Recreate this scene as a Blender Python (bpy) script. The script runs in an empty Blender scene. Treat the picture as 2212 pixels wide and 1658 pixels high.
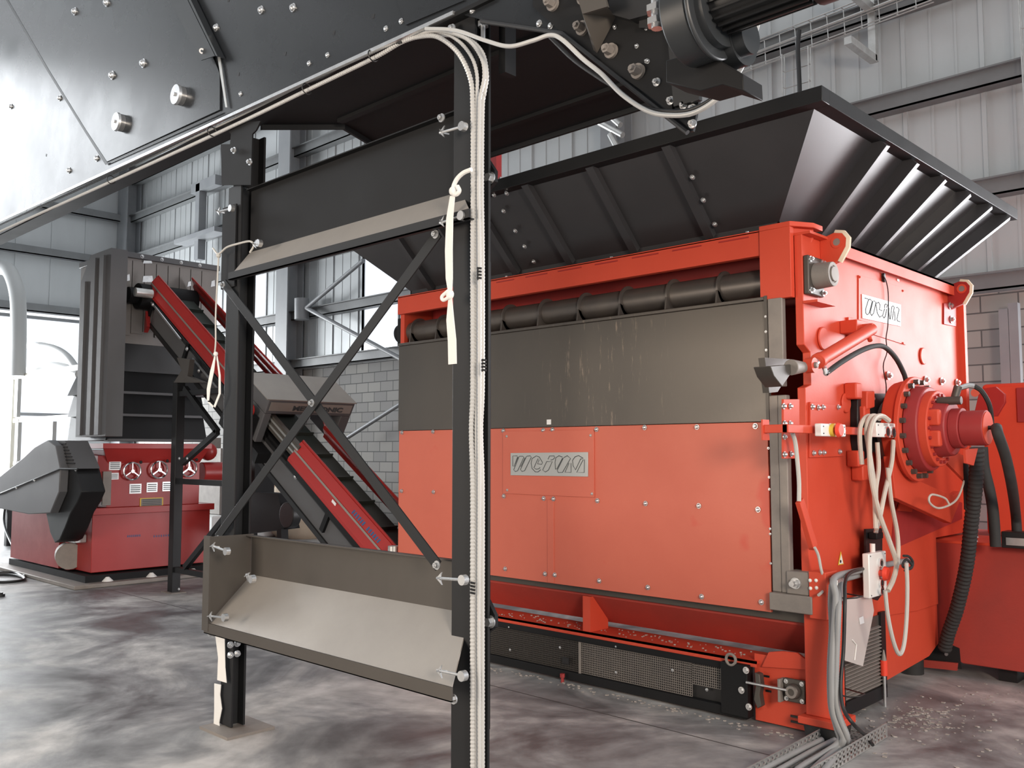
import bpy, bmesh, math, random
from mathutils import Vector as V, Matrix
random.seed(7)
sc=bpy.context.scene; col=sc.collection
# ------------------------------------------------------------ camera
F=1980.; CX=1106.; CY=829.; CAMH=1.6
PIT=math.atan(146/F); YAW=math.atan(1914/(F/math.cos(PIT)))
cd=bpy.data.cameras.new('camera'); cam=bpy.data.objects.new('camera',cd); col.objects.link(cam)
cam.location=(0,0,CAMH); cam.rotation_euler=(math.pi/2+PIT,0,YAW)
cd.sensor_width=36; cd.lens=F/2212*36; cd.clip_start=.05; cd.clip_end=200
sc.camera=cam
_fh=V((-math.sin(YAW),math.cos(YAW),0)); _r=V((math.cos(YAW),math.sin(YAW),0)); _z=V((0,0,1))
_f=_fh*math.cos(PIT)+_z*math.sin(PIT); _u=_z*math.cos(PIT)-_fh*math.sin(PIT)
def at(x,y,ax,v):
    """where the sight line through photo pixel x,y meets the real plane ax=v"""
    d=_f+_r*((x-CX)/F)-_u*((y-CY)/F); i='xyz'.index(ax); c=V((0,0,CAMH))
    return c+d*((v-c[i])/d[i])
# ------------------------------------------------------------ world, lights, exposure
w=bpy.data.worlds.new('sky'); sc.world=w; w.use_nodes=True
wn=w.node_tree.nodes; bg=wn['Background']; bg.inputs[0].default_value=(.93,.96,1,1); bg.inputs[1].default_value=1.35
sc.view_settings.view_transform='Standard'; sc.view_settings.look='None'; sc.view_settings.gamma=1
sc.view_settings.exposure=0.0; sc.view_settings.use_curve_mapping=False
def area(name,loc,target,sx,sy,power,colr):
    l=bpy.data.lights.new(name,'AREA'); l.shape='RECTANGLE'; l.size=sx; l.size_y=sy; l.energy=power; l.color=colr
    o=bpy.data.objects.new(name,l); col.objects.link(o); o.location=loc
    o.rotation_euler=(V(target)-V(loc)).to_track_quat('-Z','Y').to_euler(); return o
area('rear_hopper_fill',(.2,11.1,2.1),(-.8,5.0,2.2),3.8,3.6,930,(.97,.97,1))  # added area lamp that brightens the hopper's right wall; no door there
area('side_door_daylight',(6.5,4.4,1.9),(-2.5,6.2,2.0),4.0,3.6,40,(1,.95,.93))
area('front_door_daylight',(4.2,-.9,3.1),(-3.6,4.0,1.0),1.5,1.5,560,(1,.85,.70))
area('warm_cover_fill',(-6.3,-4.6,2.2),(-4.4,4.0,1.6),3.0,3.2,420,(1,.86,.72))  # added warm lamp for the sheen on the grey cover; front wall is closed
area('left_window_daylight',(-26.0,5.6,3.0),(-12,6.5,2.0),8.5,4.6,2600,(.95,.98,1))
area('gable_daylight',(-20,-1.0,7.6),(-8.5,2.7,4.2),6,3.5,420,(.92,.96,1))
# ------------------------------------------------------------ helpers
M={}
def mat(name,c,rough=.5,metal=0.,c2=None,scale=4.,amount=.5,bump=0.,bscale=60.,spec=.5,stretch=(1,1,1),alpha=None,emit=None,trans=0):
    m=bpy.data.materials.new(name); m.use_nodes=True; nt=m.node_tree; b=nt.nodes['Principled BSDF']
    b.inputs['Base Color'].default_value=(*c,1); b.inputs['Roughness'].default_value=rough; b.inputs['Metallic'].default_value=metal
    b.inputs['Specular IOR Level'].default_value=spec
    tc=nt.nodes.new('ShaderNodeTexCoord'); mp=nt.nodes.new('ShaderNodeMapping'); mp.inputs['Scale'].default_value=stretch
    nt.links.new(tc.outputs['Object'],mp.inputs['Vector'])
    if c2 is not None:
        n=nt.nodes.new('ShaderNodeTexNoise'); n.inputs['Scale'].default_value=scale; n.inputs['Detail'].default_value=6; n.inputs['Roughness'].default_value=.6
        nt.links.new(mp.outputs[0],n.inputs['Vector'])
        r=nt.nodes.new('ShaderNodeValToRGB'); r.color_ramp.elements[0].position=.5-amount*.35; r.color_ramp.elements[1].position=.5+amount*.35
        r.color_ramp.elements[0].color=(*c,1); r.color_ramp.elements[1].color=(*c2,1)
        nt.links.new(n.outputs[0],r.inputs[0]); nt.links.new(r.outputs[0],b.inputs['Base Color'])
        q=nt.nodes.new('ShaderNodeMapRange'); q.inputs[3].default_value=max(.05,rough-.08); q.inputs[4].default_value=min(1,rough+.12)
        nt.links.new(n.outputs[0],q.inputs[0]); nt.links.new(q.outputs[0],b.inputs['Roughness'])
    if bump:
        n2=nt.nodes.new('ShaderNodeTexNoise'); n2.inputs['Scale'].default_value=bscale; n2.inputs['Detail'].default_value=4
        nt.links.new(mp.outputs[0],n2.inputs['Vector'])
        bp=nt.nodes.new('ShaderNodeBump'); bp.inputs['Strength'].default_value=bump; bp.inputs['Distance'].default_value=.01
        nt.links.new(n2.outputs[0],bp.inputs['Height']); nt.links.new(bp.outputs[0],b.inputs['Normal'])
    if alpha is not None: b.inputs['Alpha'].default_value=alpha
    if trans: b.inputs['Transmission Weight'].default_value=trans
    M[name]=m; return m
mat('red',(.63,.075,.036),.5,c2=(.56,.060,.030),scale=2.5,amount=1,bump=.05,bscale=90,spec=.35)
mat('cover_red',(.62,.15,.095),.45,c2=(.55,.12,.075),scale=1.6,amount=.9,bump=.04)
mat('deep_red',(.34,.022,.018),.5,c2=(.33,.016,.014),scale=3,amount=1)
mat('skirt_red',(.45,.05,.035),.55,c2=(.30,.045,.035),scale=2.5,amount=1,bump=.1)
mat('steel_cover',(.105,.097,.09),.38,.6,c2=(.135,.12,.105),scale=1.5,amount=1,bump=.03,stretch=(1,1,.5))
mat('anthracite',(.010,.0105,.0115),.38,c2=(.015,.0155,.017),scale=2.5,amount=1,spec=.3)
mat('black_plate',(.006,.0062,.007),.6,c2=(.009,.0092,.0105),scale=2.5,amount=1,spec=.25)
mat('overhead_plate',(.013,.015,.018),.25,c2=(.018,.020,.023),scale=2.5,amount=1,spec=.42)
mat('hopper_dark',(.030,.030,.033),.36,c2=(.042,.041,.045),scale=2.5,amount=1,spec=.6)
mat('black',(.012,.012,.013),.45)
mat('rubber',(.018,.018,.018),.75,c2=(.03,.03,.03),scale=12)
mat('belt_green',(.018,.028,.024),.6,c2=(.03,.04,.035),scale=6)
mat('post_grey',(.011,.0118,.0135),.5,c2=(.016,.017,.019),scale=2.5,amount=1,spec=.3)
mat('guard_sheet',(.38,.35,.315),.42,.35,c2=(.28,.26,.24),scale=1.8,amount=1,bump=.03)
mat('guard_dark',(.095,.085,.075),.45,.3,c2=(.07,.062,.055),scale=2,amount=1)
mat('zinc',(.72,.73,.74),.28,.85,c2=(.55,.56,.57),scale=20)
mat('chrome',(.85,.86,.88),.15,1)
mat('conduit_mid',(.27,.275,.28),.5)
mat('gear_grey',(.020,.023,.026),.38,c2=(.026,.029,.033),scale=2.5,amount=1,spec=.45)
mat('conduit_grey',(.52,.52,.51),.38,.15)
mat('cable_grey',(.50,.49,.46),.5)
mat('cable_tan',(.60,.54,.46),.5,c2=(.50,.45,.40),scale=10)
mat('roller_steel',(.11,.10,.10),.38,.6,c2=(.17,.15,.13),scale=5,amount=1)
mat('dusty_grey',(.30,.27,.24),.6,.3,c2=(.22,.20,.19),scale=8,amount=1,bump=.1)
mat('white_plastic',(.82,.82,.80),.35)
mat('white_cloth',(.80,.79,.76),.8,bump=.1,bscale=120)
mat('plate_silver',(.55,.56,.55),.35,.5)
mat('ink',(.05,.06,.065),.5)
mat('white_label',(.85,.86,.87),.45)
mat('cladding',(.50,.52,.53),.42,.25,c2=(.42,.44,.45),scale=1.2,amount=1,stretch=(1,1,.25))
mat('cladding_light',(.66,.67,.66),.42,.2,c2=(.56,.57,.57),scale=1.2,amount=1,stretch=(1,1,.25))
mat('steel_frame',(.20,.21,.225),.45,c2=(.24,.25,.26),scale=2)
mat('girt_grey',(.17,.18,.185),.5,c2=(.14,.145,.15),scale=2)
mat('galv',(.60,.61,.60),.35,.7,c2=(.48,.48,.47),scale=8)
mat('blue_print',(.04,.09,.22),.5)
mat('yellow',(.75,.50,.06),.5)
mat('signal_red',(.80,.06,.03),.35)
mat('bag_cloth',(.72,.60,.45),.8,c2=(.60,.48,.36),scale=6,amount=1,bump=.3,bscale=20)
mat('brown_card',(.38,.22,.11),.8,c2=(.26,.15,.08),scale=9,amount=1)
mat('debris',(.26,.23,.21),.9,c2=(.48,.44,.41),scale=40,amount=1)
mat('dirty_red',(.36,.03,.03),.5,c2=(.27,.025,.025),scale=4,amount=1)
mat('granulator_red',(.40,.025,.022),.38,c2=(.32,.022,.02),scale=2,amount=1)
mat('granulator_grey',(.085,.086,.092),.5,c2=(.105,.106,.112),scale=2.5,amount=1,spec=.4)
mat('curtain',(.16,.15,.14),.45,.3,c2=(.22,.20,.19),scale=3,amount=1)
mat('clear_sleeve',(.75,.70,.68),.25,alpha=.62)
mat('beige_frame',(.55,.53,.46),.5)
mat('glass',(.95,.97,1),.05,trans=1)
mat('booth_grey',(.42,.43,.43),.5)
def nodes(m): return m.node_tree.nodes,m.node_tree.links,m.node_tree.nodes['Principled BSDF']
# concrete floor
m=mat('concrete',(.3,.3,.3),.42); N,L,B=nodes(m)
tc=N.new('ShaderNodeTexCoord')
n1=N.new('ShaderNodeTexNoise'); n1.inputs['Scale'].default_value=.9; n1.inputs['Detail'].default_value=9; n1.inputs['Roughness'].default_value=.62; n1.inputs['Distortion'].default_value=.8
n2=N.new('ShaderNodeTexNoise'); n2.inputs['Scale'].default_value=5; n2.inputs['Detail'].default_value=8
L.new(tc.outputs['Object'],n1.inputs['Vector']); L.new(tc.outputs['Object'],n2.inputs['Vector'])
r=N.new('ShaderNodeValToRGB'); e=r.color_ramp.elements; e[0].position=.36; e[0].color=(.11,.11,.113,1); e[1].position=.62; e[1].color=(.50,.49,.475,1)
x=e.new(.47); x.color=(.235,.238,.242,1)
L.new(n1.outputs[0],r.inputs[0])
mx=N.new('ShaderNodeMix'); mx.data_type='RGBA'; mx.blend_type='MULTIPLY'; mx.inputs[0].default_value=.55
r2=N.new('ShaderNodeValToRGB'); r2.color_ramp.elements[0].position=.35; r2.color_ramp.elements[0].color=(.6,.6,.6,1); r2.color_ramp.elements[1].position=.65; r2.color_ramp.elements[1].color=(1.25,1.25,1.25,1)
L.new(n2.outputs[0],r2.inputs[0]); L.new(r.outputs[0],mx.inputs['A']); L.new(r2.outputs[0],mx.inputs['B'])
# saw-cut joint along the hall at y=4.53
sp=N.new('ShaderNodeSeparateXYZ'); L.new(tc.outputs['Object'],sp.inputs[0])
s1=N.new('ShaderNodeMath'); s1.operation='SUBTRACT'; s1.inputs[1].default_value=4.53; L.new(sp.outputs[1],s1.inputs[0])
s2=N.new('ShaderNodeMath'); s2.operation='ABSOLUTE'; L.new(s1.outputs[0],s2.inputs[0])
s3=N.new('ShaderNodeMath'); s3.operation='LESS_THAN'; s3.inputs[1].default_value=.006; L.new(s2.outputs[0],s3.inputs[0])
m2=N.new('ShaderNodeMix'); m2.data_type='RGBA'; L.new(s3.outputs[0],m2.inputs[0]); L.new(mx.outputs['Result'],m2.inputs['A']); m2.inputs['B'].default_value=(.06,.06,.06,1)
L.new(m2.outputs['Result'],B.inputs['Base Color'])
bp=N.new('ShaderNodeBump'); bp.inputs['Strength'].default_value=.25; bp.inputs['Distance'].default_value=.02; L.new(n2.outputs[0],bp.inputs['Height']); L.new(bp.outputs[0],B.inputs['Normal'])
mr=N.new('ShaderNodeMapRange'); mr.inputs[1].default_value=.35; mr.inputs[2].default_value=.65; mr.inputs[3].default_value=.42; mr.inputs[4].default_value=.7; L.new(n1.outputs[0],mr.inputs[0]); L.new(mr.outputs[0],B.inputs['Roughness'])
# concrete block wall
m=mat('block',(.4,.4,.4),.85); N,L,B=nodes(m)
tc=N.new('ShaderNodeTexCoord'); sp=N.new('ShaderNodeSeparateXYZ'); L.new(tc.outputs['Object'],sp.inputs[0])
cb=N.new('ShaderNodeCombineXYZ'); L.new(sp.outputs[0],cb.inputs[0]); L.new(sp.outputs[2],cb.inputs[1])
bt=N.new('ShaderNodeTexBrick'); bt.inputs['Scale'].default_value=1; bt.inputs['Brick Width'].default_value=.4; bt.inputs['Row Height'].default_value=.2
bt.inputs['Mortar Size'].default_value=.009; bt.inputs['Color1'].default_value=(.33,.32,.30,1); bt.inputs['Color2'].default_value=(.25,.245,.24,1); bt.inputs['Mortar'].default_value=(.10,.10,.10,1)
L.new(cb.outputs[0],bt.inputs['Vector']); L.new(bt.outputs[0],B.inputs['Base Color'])
bp=N.new('ShaderNodeBump'); bp.inputs['Strength'].default_value=.6; bp.inputs['Distance'].default_value=.01; bp.invert=True; L.new(bt.outputs['Fac'],bp.inputs['Height']); L.new(bp.outputs[0],B.inputs['Normal'])
# stained brushed cover: drip marks on the steel plate
m=M['steel_cover']; N,L,B=nodes(m)
tc=N.new('ShaderNodeTexCoord'); mp=N.new('ShaderNodeMapping'); mp.inputs['Scale'].default_value=(14,1,1.6); L.new(tc.outputs['Object'],mp.inputs[0])
nn=N.new('ShaderNodeTexNoise'); nn.inputs['Scale'].default_value=2.2; nn.inputs['Detail'].default_value=8; nn.inputs['Roughness'].default_value=.75; L.new(mp.outputs[0],nn.inputs['Vector'])
th=N.new('ShaderNodeMapRange'); th.inputs[1].default_value=.58; th.inputs[2].default_value=.70; L.new(nn.outputs[0],th.inputs[0])
sp=N.new('ShaderNodeSeparateXYZ'); L.new(tc.outputs['Object'],sp.inputs[0])
a1=N.new('ShaderNodeMath'); a1.operation='SUBTRACT'; a1.inputs[1].default_value=0.33; L.new(sp.outputs[0],a1.inputs[0])
a2=N.new('ShaderNodeMath'); a2.operation='ABSOLUTE'; L.new(a1.outputs[0],a2.inputs[0])
a3=N.new('ShaderNodeMapRange'); a3.inputs[1].default_value=.75; a3.inputs[2].default_value=.15; L.new(a2.outputs[0],a3.inputs[0])
a4=N.new('ShaderNodeMath'); a4.operation='MULTIPLY'; L.new(a3.outputs[0],a4.inputs[0]); L.new(th.outputs[0],a4.inputs[1])
src=B.inputs['Base Color'].links[0].from_socket; mx=N.new('ShaderNodeMix'); mx.data_type='RGBA'; L.new(a4.outputs[0],mx.inputs[0]); L.new(src,mx.inputs['A']); mx.inputs['B'].default_value=(.36,.29,.23,1)
L.new(mx.outputs['Result'],B.inputs['Base Color'])
# scuffed patches on the faded red cover
m=M['cover_red']; N,L,B=nodes(m)
tc=N.new('ShaderNodeTexCoord'); nn=N.new('ShaderNodeTexNoise'); nn.inputs['Scale'].default_value=2.1; nn.inputs['Detail'].default_value=3; L.new(tc.outputs['Object'],nn.inputs['Vector'])
th=N.new('ShaderNodeMapRange'); th.inputs[1].default_value=.66; th.inputs[2].default_value=.70; th.inputs[4].default_value=.6; L.new(nn.outputs[0],th.inputs[0])
src=B.inputs['Base Color'].links[0].from_socket; mx=N.new('ShaderNodeMix'); mx.data_type='RGBA'; L.new(th.outputs[0],mx.inputs[0]); L.new(src,mx.inputs['A']); mx.inputs['B'].default_value=(.58,.065,.04,1)
L.new(mx.outputs['Result'],B.inputs['Base Color'])

def frame_of(d,up=V((0,0,1))):
    d=V(d).normalized(); u=V(up)
    if abs(d.dot(u))>.98: u=V((0,1,0)) if abs(d.y)<.9 else V((1,0,0))
    s=d.cross(u).normalized(); return d,s,s.cross(d).normalized()
class MB:
    def __init__(s): s.v=[]; s.f=[]
    def add(s,vs,fs):
        k=len(s.v); s.v+=[V(p) for p in vs]; s.f+=[[i+k for i in f] for f in fs]; return s
    def box(s,a,b):
        x0,y0,z0=[min(a[i],b[i]) for i in range(3)]; x1,y1,z1=[max(a[i],b[i]) for i in range(3)]
        return s.add([(x0,y0,z0),(x1,y0,z0),(x1,y1,z0),(x0,y1,z0),(x0,y0,z1),(x1,y0,z1),(x1,y1,z1),(x0,y1,z1)],
            [(0,3,2,1),(4,5,6,7),(0,1,5,4),(1,2,6,5),(2,3,7,6),(3,0,4,7)])
    def prism(s,pts,vec):
        n=len(pts); p=[V(q) for q in pts]; e=V(vec)
        return s.add(p+[q+e for q in p],[list(range(n))[::-1],[i+n for i in range(n)]]+[(i,(i+1)%n,(i+1)%n+n,i+n) for i in range(n)])
    def cyl(s,p0,p1,r0,r1=None,n=20,caps=True,ph=0):
        if r1 is None: r1=r0
        p0=V(p0); p1=V(p1); d,a,b=frame_of(p1-p0); vs=[]
        for p,r in ((p0,r0),(p1,r1)):
            for i in range(n):
                t=2*math.pi*i/n+ph; vs.append(p+a*(r*math.cos(t))+b*(r*math.sin(t)))
        fs=[(i,(i+1)%n,(i+1)%n+n,i+n) for i in range(n)]
        if caps: fs+=[list(range(n))[::-1],[i+n for i in range(n)]]
        return s.add(vs,fs)
    def bar(s,p0,p1,w,h,up=(0,0,1)):
        p0=V(p0); p1=V(p1); d,a,b=frame_of(p1-p0,up); w/=2; h/=2
        vs=[p+a*x*w+b*y*h for p in (p0,p1) for x,y in ((-1,-1),(1,-1),(1,1),(-1,1))]
        return s.add(vs,[(3,2,1,0),(4,5,6,7),(0,1,5,4),(1,2,6,5),(2,3,7,6),(3,0,4,7)])
    def tube(s,pts,r,n=8,caps=True,rf=None):
        p=[V(q) for q in pts]; m_=len(p); d,a,b=frame_of(p[1]-p[0]); vs=[]; pd=d
        for i in range(m_):
            t=(p[min(i+1,m_-1)]-p[max(i-1,0)]).normalized()
            q=pd.rotation_difference(t); a=q@a; b=q@b; pd=t
            rr=rf(i) if rf else r
            for j in range(n):
                g=2*math.pi*j/n; vs.append(p[i]+a*(rr*math.cos(g))+b*(rr*math.sin(g)))
        fs=[(i*n+j,i*n+(j+1)%n,(i+1)*n+(j+1)%n,(i+1)*n+j) for i in range(m_-1) for j in range(n)]
        if caps: fs+=[list(range(n))[::-1],[(m_-1)*n+j for j in range(n)]]
        return s.add(vs,fs)
    def ball(s,c,r,sx=1,sy=1,sz=1,n=14,m_=9):
        c=V(c); vs=[c+V((0,0,r*sz))]
        for i in range(1,m_):
            for j in range(n):
                t=math.pi*i/m_; g=2*math.pi*j/n; vs.append(c+V((r*sx*math.sin(t)*math.cos(g),r*sy*math.sin(t)*math.sin(g),r*sz*math.cos(t))))
        vs.append(c-V((0,0,r*sz))); fs=[(0,1+j,1+(j+1)%n) for j in range(n)]
        for i in range(m_-2):
            for j in range(n): a=1+i*n; fs.append((a+j,a+n+j,a+n+(j+1)%n,a+(j+1)%n))
        a=1+(m_-2)*n; fs+=[(a+j,len(vs)-1,a+(j+1)%n) for j in range(n)]
        return s.add(vs,fs)
    def ring(s,c,nrm,R,r,n=28,k=8,a0=0,a1=2*math.pi):
        d,a,b=frame_of(nrm); full=abs(a1-a0-2*math.pi)<1e-6; cnt=n if full else n+1
        pts=[V(c)+a*(R*math.cos(a0+(a1-a0)*i/n))+b*(R*math.sin(a0+(a1-a0)*i/n)) for i in range(cnt)]
        if full: pts+=[pts[0],pts[1]]
        return s.tube(pts,r,k,caps=not full)
    def annulus(s,p0,p1,ro,ri,n=32):
        p0=V(p0); p1=V(p1); d,a,b=frame_of(p1-p0); vs=[]
        for p in (p0,p1):
            for r in (ro,ri):
                for i in range(n): g=2*math.pi*i/n; vs.append(p+a*(r*math.cos(g))+b*(r*math.sin(g)))
        fs=[]
        for i in range(n):
            j=(i+1)%n; fs+=[(i,j,n+j,n+i),(2*n+i,3*n+i,3*n+j,2*n+j),(i,2*n+i,2*n+j,j),(n+i,n+j,3*n+j,3*n+i)]
        return s.add(vs,fs)
    def build(s,name,m,parent=None,bev=0.,label=None,smooth=40,base=None):
        if parent is not None: org=wl(parent)
        elif base is not None: org=V(base)
        else:
            xs=[p.x for p in s.v]; ys=[p.y for p in s.v]; zs=[p.z for p in s.v]
            org=V(((min(xs)+max(xs))/2,(min(ys)+max(ys))/2,min(zs)))
        me=bpy.data.meshes.new(name); me.from_pydata([p-org for p in s.v],[],s.f)
        bm=bmesh.new(); bm.from_mesh(me); bmesh.ops.recalc_face_normals(bm,faces=bm.faces)
        bm.to_mesh(me); bm.free()
        me.materials.append(M[m] if isinstance(m,str) else m)
        if smooth: me.shade_smooth(); me.set_sharp_from_angle(angle=math.radians(smooth))
        o=bpy.data.objects.new(name,me); col.objects.link(o)
        if parent is not None: o.parent=parent
        else: o.location=org
        if bev:
            b=o.modifiers.new('bevel','BEVEL'); b.width=bev; b.segments=2; b.limit_method='ANGLE'; b.angle_limit=math.radians(50); b.harden_normals=False
        if label: o['label']=label
        return o
def wl(o):
    p=V((0,0,0))
    while o: p+=o.location; o=o.parent
    return p
def thing(name,loc,label,cat,group=None):
    o=bpy.data.objects.new(name,None); o.empty_display_size=.1; col.objects.link(o); o.location=loc
    return tag(o,label,cat,group)
def tag(o,label,cat,group=None,kind=None):
    o['label']=label; o['category']=cat
    if group: o['group']=group
    if kind: o['kind']=kind
    return o
def struct(o): o['kind']='structure'; return o
def mb(): return MB()
def repeat(parent,name,proto_fn,m,pts,label=None,bev=0):
    """proto built at the origin, then one copy per point sharing the mesh"""
    t=proto_fn(); me=None; out=[]; base=wl(parent) if parent is not None else V((0,0,0))
    for p in pts:
        if me is None:
            o=t.build(name,m,None,bev,base=(0,0,0)); me=o.data; first=o
        else:
            o=first.copy(); col.objects.link(o)
        if parent is not None: o.parent=parent
        o.location=V(p)-base
        if label: o['label']=label
        out.append(o)
    return out
def hexbolt(nrm,r,h,washer=True,n=6):
    nrm=V(nrm).normalized()
    def fn():
        q=mb()
        if washer: q.cyl((0,0,0),nrm*h*.28,r*1.45,n=18)
        q.cyl(nrm*h*.28,nrm*h,r,r*.93,n=n); q.cyl(nrm*h,nrm*h*1.25,r*.45,n=10); return q
    return fn
def dome(nrm,r,h):
    nrm=V(nrm).normalized()
    def fn():
        q=mb(); q.cyl((0,0,0),nrm*h*.25,r*1.25,n=18); q.cyl(nrm*h*.25,nrm*h*.7,r,r*.85,n=14); q.cyl(nrm*h*.7,nrm*h,r*.85,r*.45,n=14); return q
    return fn
def bez(pts,k=8):
    """smooth curve through the given points (Catmull-Rom)"""
    P=[V(p) for p in pts]; P=[P[0]*2-P[1]]+P+[P[-1]*2-P[-2]]; out=[]
    for i in range(1,len(P)-2):
        a,b,c,d=P[i-1:i+3]
        for j in range(k):
            t=j/k; out.append(.5*((2*b)+(c-a)*t+(2*a-5*b+4*c-d)*t*t+(3*b-a-3*c+d)*t**3))
    out.append(P[-2]); return out
def resample(pts,step):
    out=[pts[0]]; acc=0
    for a,b in zip(pts,pts[1:]):
        L_=(b-a).length
        if L_<1e-9: continue
        t=step-acc
        while t<=L_: out.append(a+(b-a)*(t/L_)); t+=step
        acc=L_-(t-step)
    return out
def corrugated(q,path,r,pitch=.012,n=10,depth=.22):
    p=resample(bez(path,14),pitch/2); return q.tube(p,r,n,rf=lambda i: r*(1 if i%2 else 1-depth))
def text_mesh(s,size,origin,xdir,ydir,m,parent,name,ext=.001,shear=0.,bold=0.,label=None,width=None):
    cu=bpy.data.curves.new(name,'FONT'); cu.body=s; cu.size=size; cu.shear=shear; cu.offset=bold; cu.extrude=ext; cu.resolution_u=3
    t=bpy.data.objects.new('t',cu); me=bpy.data.meshes.new_from_object(t); 
    xd=V(xdir).normalized(); yd=V(ydir).normalized(); zd=xd.cross(yd)
    q=mb(); xs=[v.co.x for v in me.vertices]; k=(width/(max(xs)-min(xs))) if width else 1
    q.add([V(origin)+xd*((v.co.x-min(xs))*k)+yd*v.co.y+zd*v.co.z for v in me.vertices],[list(p.vertices) for p in me.polygons])
    o=q.build(name,m,parent,label=label,smooth=0); bpy.data.objects.remove(t); bpy.data.curves.remove(cu); bpy.data.meshes.remove(me); return o
# ============================================================ THE HALL
WY=11.35; LX=-26.4
struct(mb().box((-30,-6,-.2),(9,WY+.3,0)).build('floor','concrete',smooth=0,base=(0,0,0)))
struct(mb().box((LX-.2,WY,0),(9,WY+.25,3.42)).build('wall_back_lower','block',smooth=0,base=(0,WY,0)))
# ribbed steel cladding with translucent strips left open as windows
def cladding(xa,xb,z0,z1,m='cladding'):
    q=mb(); x=xa; y=WY
    while x<xb-1e-6:
        e=min(x+.9,xb)
        q.box((x,y,z0),(e-.05,y+.06,z1)) if e-x>.06 else None
        q.box((e-.05,y-.025,z0),(e,y+.06,z1)); 
        for k in (.28,.57):
            if x+k+.03<e-.05: q.box((x+k,y-.008,z0),(x+k+.03,y,z1))
        x=e
    return q
holes=[(-19.60,-18.95,3.62,5.85),(-15.22,-14.05,3.62,5.95)]
wins=[]
segs=[(LX,-19.60),(-18.95,-15.22),(-14.05,8.6)]
cb=mb()
for a,b in segs:
    q=cladding(a,b,3.42,9.8); cb.add(q.v,q.f)
for a,b,z0,z1 in holes:
    cb.box((a,WY,3.42),(b,WY+.06,z0)); cb.box((a,WY,z1),(b,WY+.06,9.8))
struct(cb.build('wall_back','cladding',smooth=0,base=(0,WY,3.42)))
for i,(a,b,z0,z1) in enumerate(holes):
    f=mb(); 
    for p,q_ in (((a-.03,WY-.02,z0-.03),(b+.03,WY+.04,z0)),((a-.03,WY-.02,z1),(b+.03,WY+.04,z1+.03)),((a-.03,WY-.02,z0),(a,WY+.04,z1)),((b,WY-.02,z0),(b+.03,WY+.04,z1))): f.box(p,q_)
    fo=struct(f.build('window_%d'%(i+1),'steel_frame',smooth=0))
    mb().box((a,WY+.01,z0),(b,WY+.016,z1)).build('pane','glass',fo,smooth=0)
# left wall with the tall opening
lw=mb(); lw.box((LX-.1,1,5.35),(LX,WY,9.8)); lw.box((LX-.1,10.25,0),(LX,WY,5.35)); lw.box((LX-.1,-6,0),(LX,1,9.8))
y=1.0
while y<WY: lw.box((LX,y,5.35),(LX+.025,y+.05,9.8)); y+=.9
struct(lw.build('wall_left','cladding',smooth=0,base=(LX,0,0)))
f=mb()
for yy in (1.05,4.2,7.3,10.2): f.box((LX-.05,yy-.05,0),(LX+.05,yy+.05,5.3))
for zz in (1.1,2.6,5.22): f.box((LX-.05,1.05,zz-.04),(LX+.05,10.2,zz+.04))
wo=struct(f.build('window_3','steel_frame',smooth=0)); 
for k,(ya,yb) in enumerate(((1.1,4.15),(4.25,7.25),(7.35,10.15))): mb().box((LX-.01,ya,1.14),(LX,yb,5.18)).build('pane','glass',wo,smooth=0)
q=mb(); x=LX
while x<9:
    q.box((x,-6,9.8),(min(x+2.2,9),WY,9.95)); x+=4.4   # unseen roof sheets, with gaps added between to brighten the hall
for yy in (-3,0.6,4,7.6,11.1): q.box((LX,yy,9.6),(9,yy+.15,9.8))
struct(q.build('ceiling','cladding',smooth=0))
fw=mb(); fw.box((LX,-6.1,0),(9,-6,9.8)); x=LX
while x<9: fw.box((x,-6,0),(x+.05,-5.97,9.8)); x+=.9
struct(fw.build('wall_front','girt_grey',smooth=0,base=(0,-6,0)))
# columns
def hcol(x,y,w,d,z1,name,m='steel_frame'):
    q=mb(); q.box((x-w/2,y-d,0),(x+w/2,y-d+.03,z1)); q.box((x-w/2,y-.03,0),(x+w/2,y,z1)); q.box((x-.02,y-d+.03,0),(x+.02,y-.03,z1))
    return struct(q.build(name,m,smooth=0))
hcol(-17.55,11.3,.46,.42,9.8,'trim_1'); hcol(-26.05,11.3,.6,.42,9.8,'trim_2'); hcol(-8.45,11.3,.30,.42,9.8,'trim_3')
def girt(x0,x1,z,name,h=.2):
    q=mb(); y=WY-.03
    q.box((x0,y-.2,z),(x1,y,z+.02)); q.box((x0,y-.2,z),(x1,y-.18,z+h)); q.box((x0,y-.26,z+h-.02),(x1,y-.18,z+h))
    return struct(q.build(name,'girt_grey',smooth=0))
k=4
for z in (3.42,4.5,5.78,7.0,8.2,9.3):
    girt(LX+.2,8.5,z,'trim_%d'%k); k+=1
for z in (5.35,6.9,8.2):
    q=mb(); q.box((LX+.03,1,z),(LX+.23,WY-.3,z+.03)); q.box((LX+.21,1,z),(LX+.23,WY-.3,z+.22))
    struct(q.build('trim_%d'%k,'girt_grey',smooth=0)); k+=1
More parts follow.
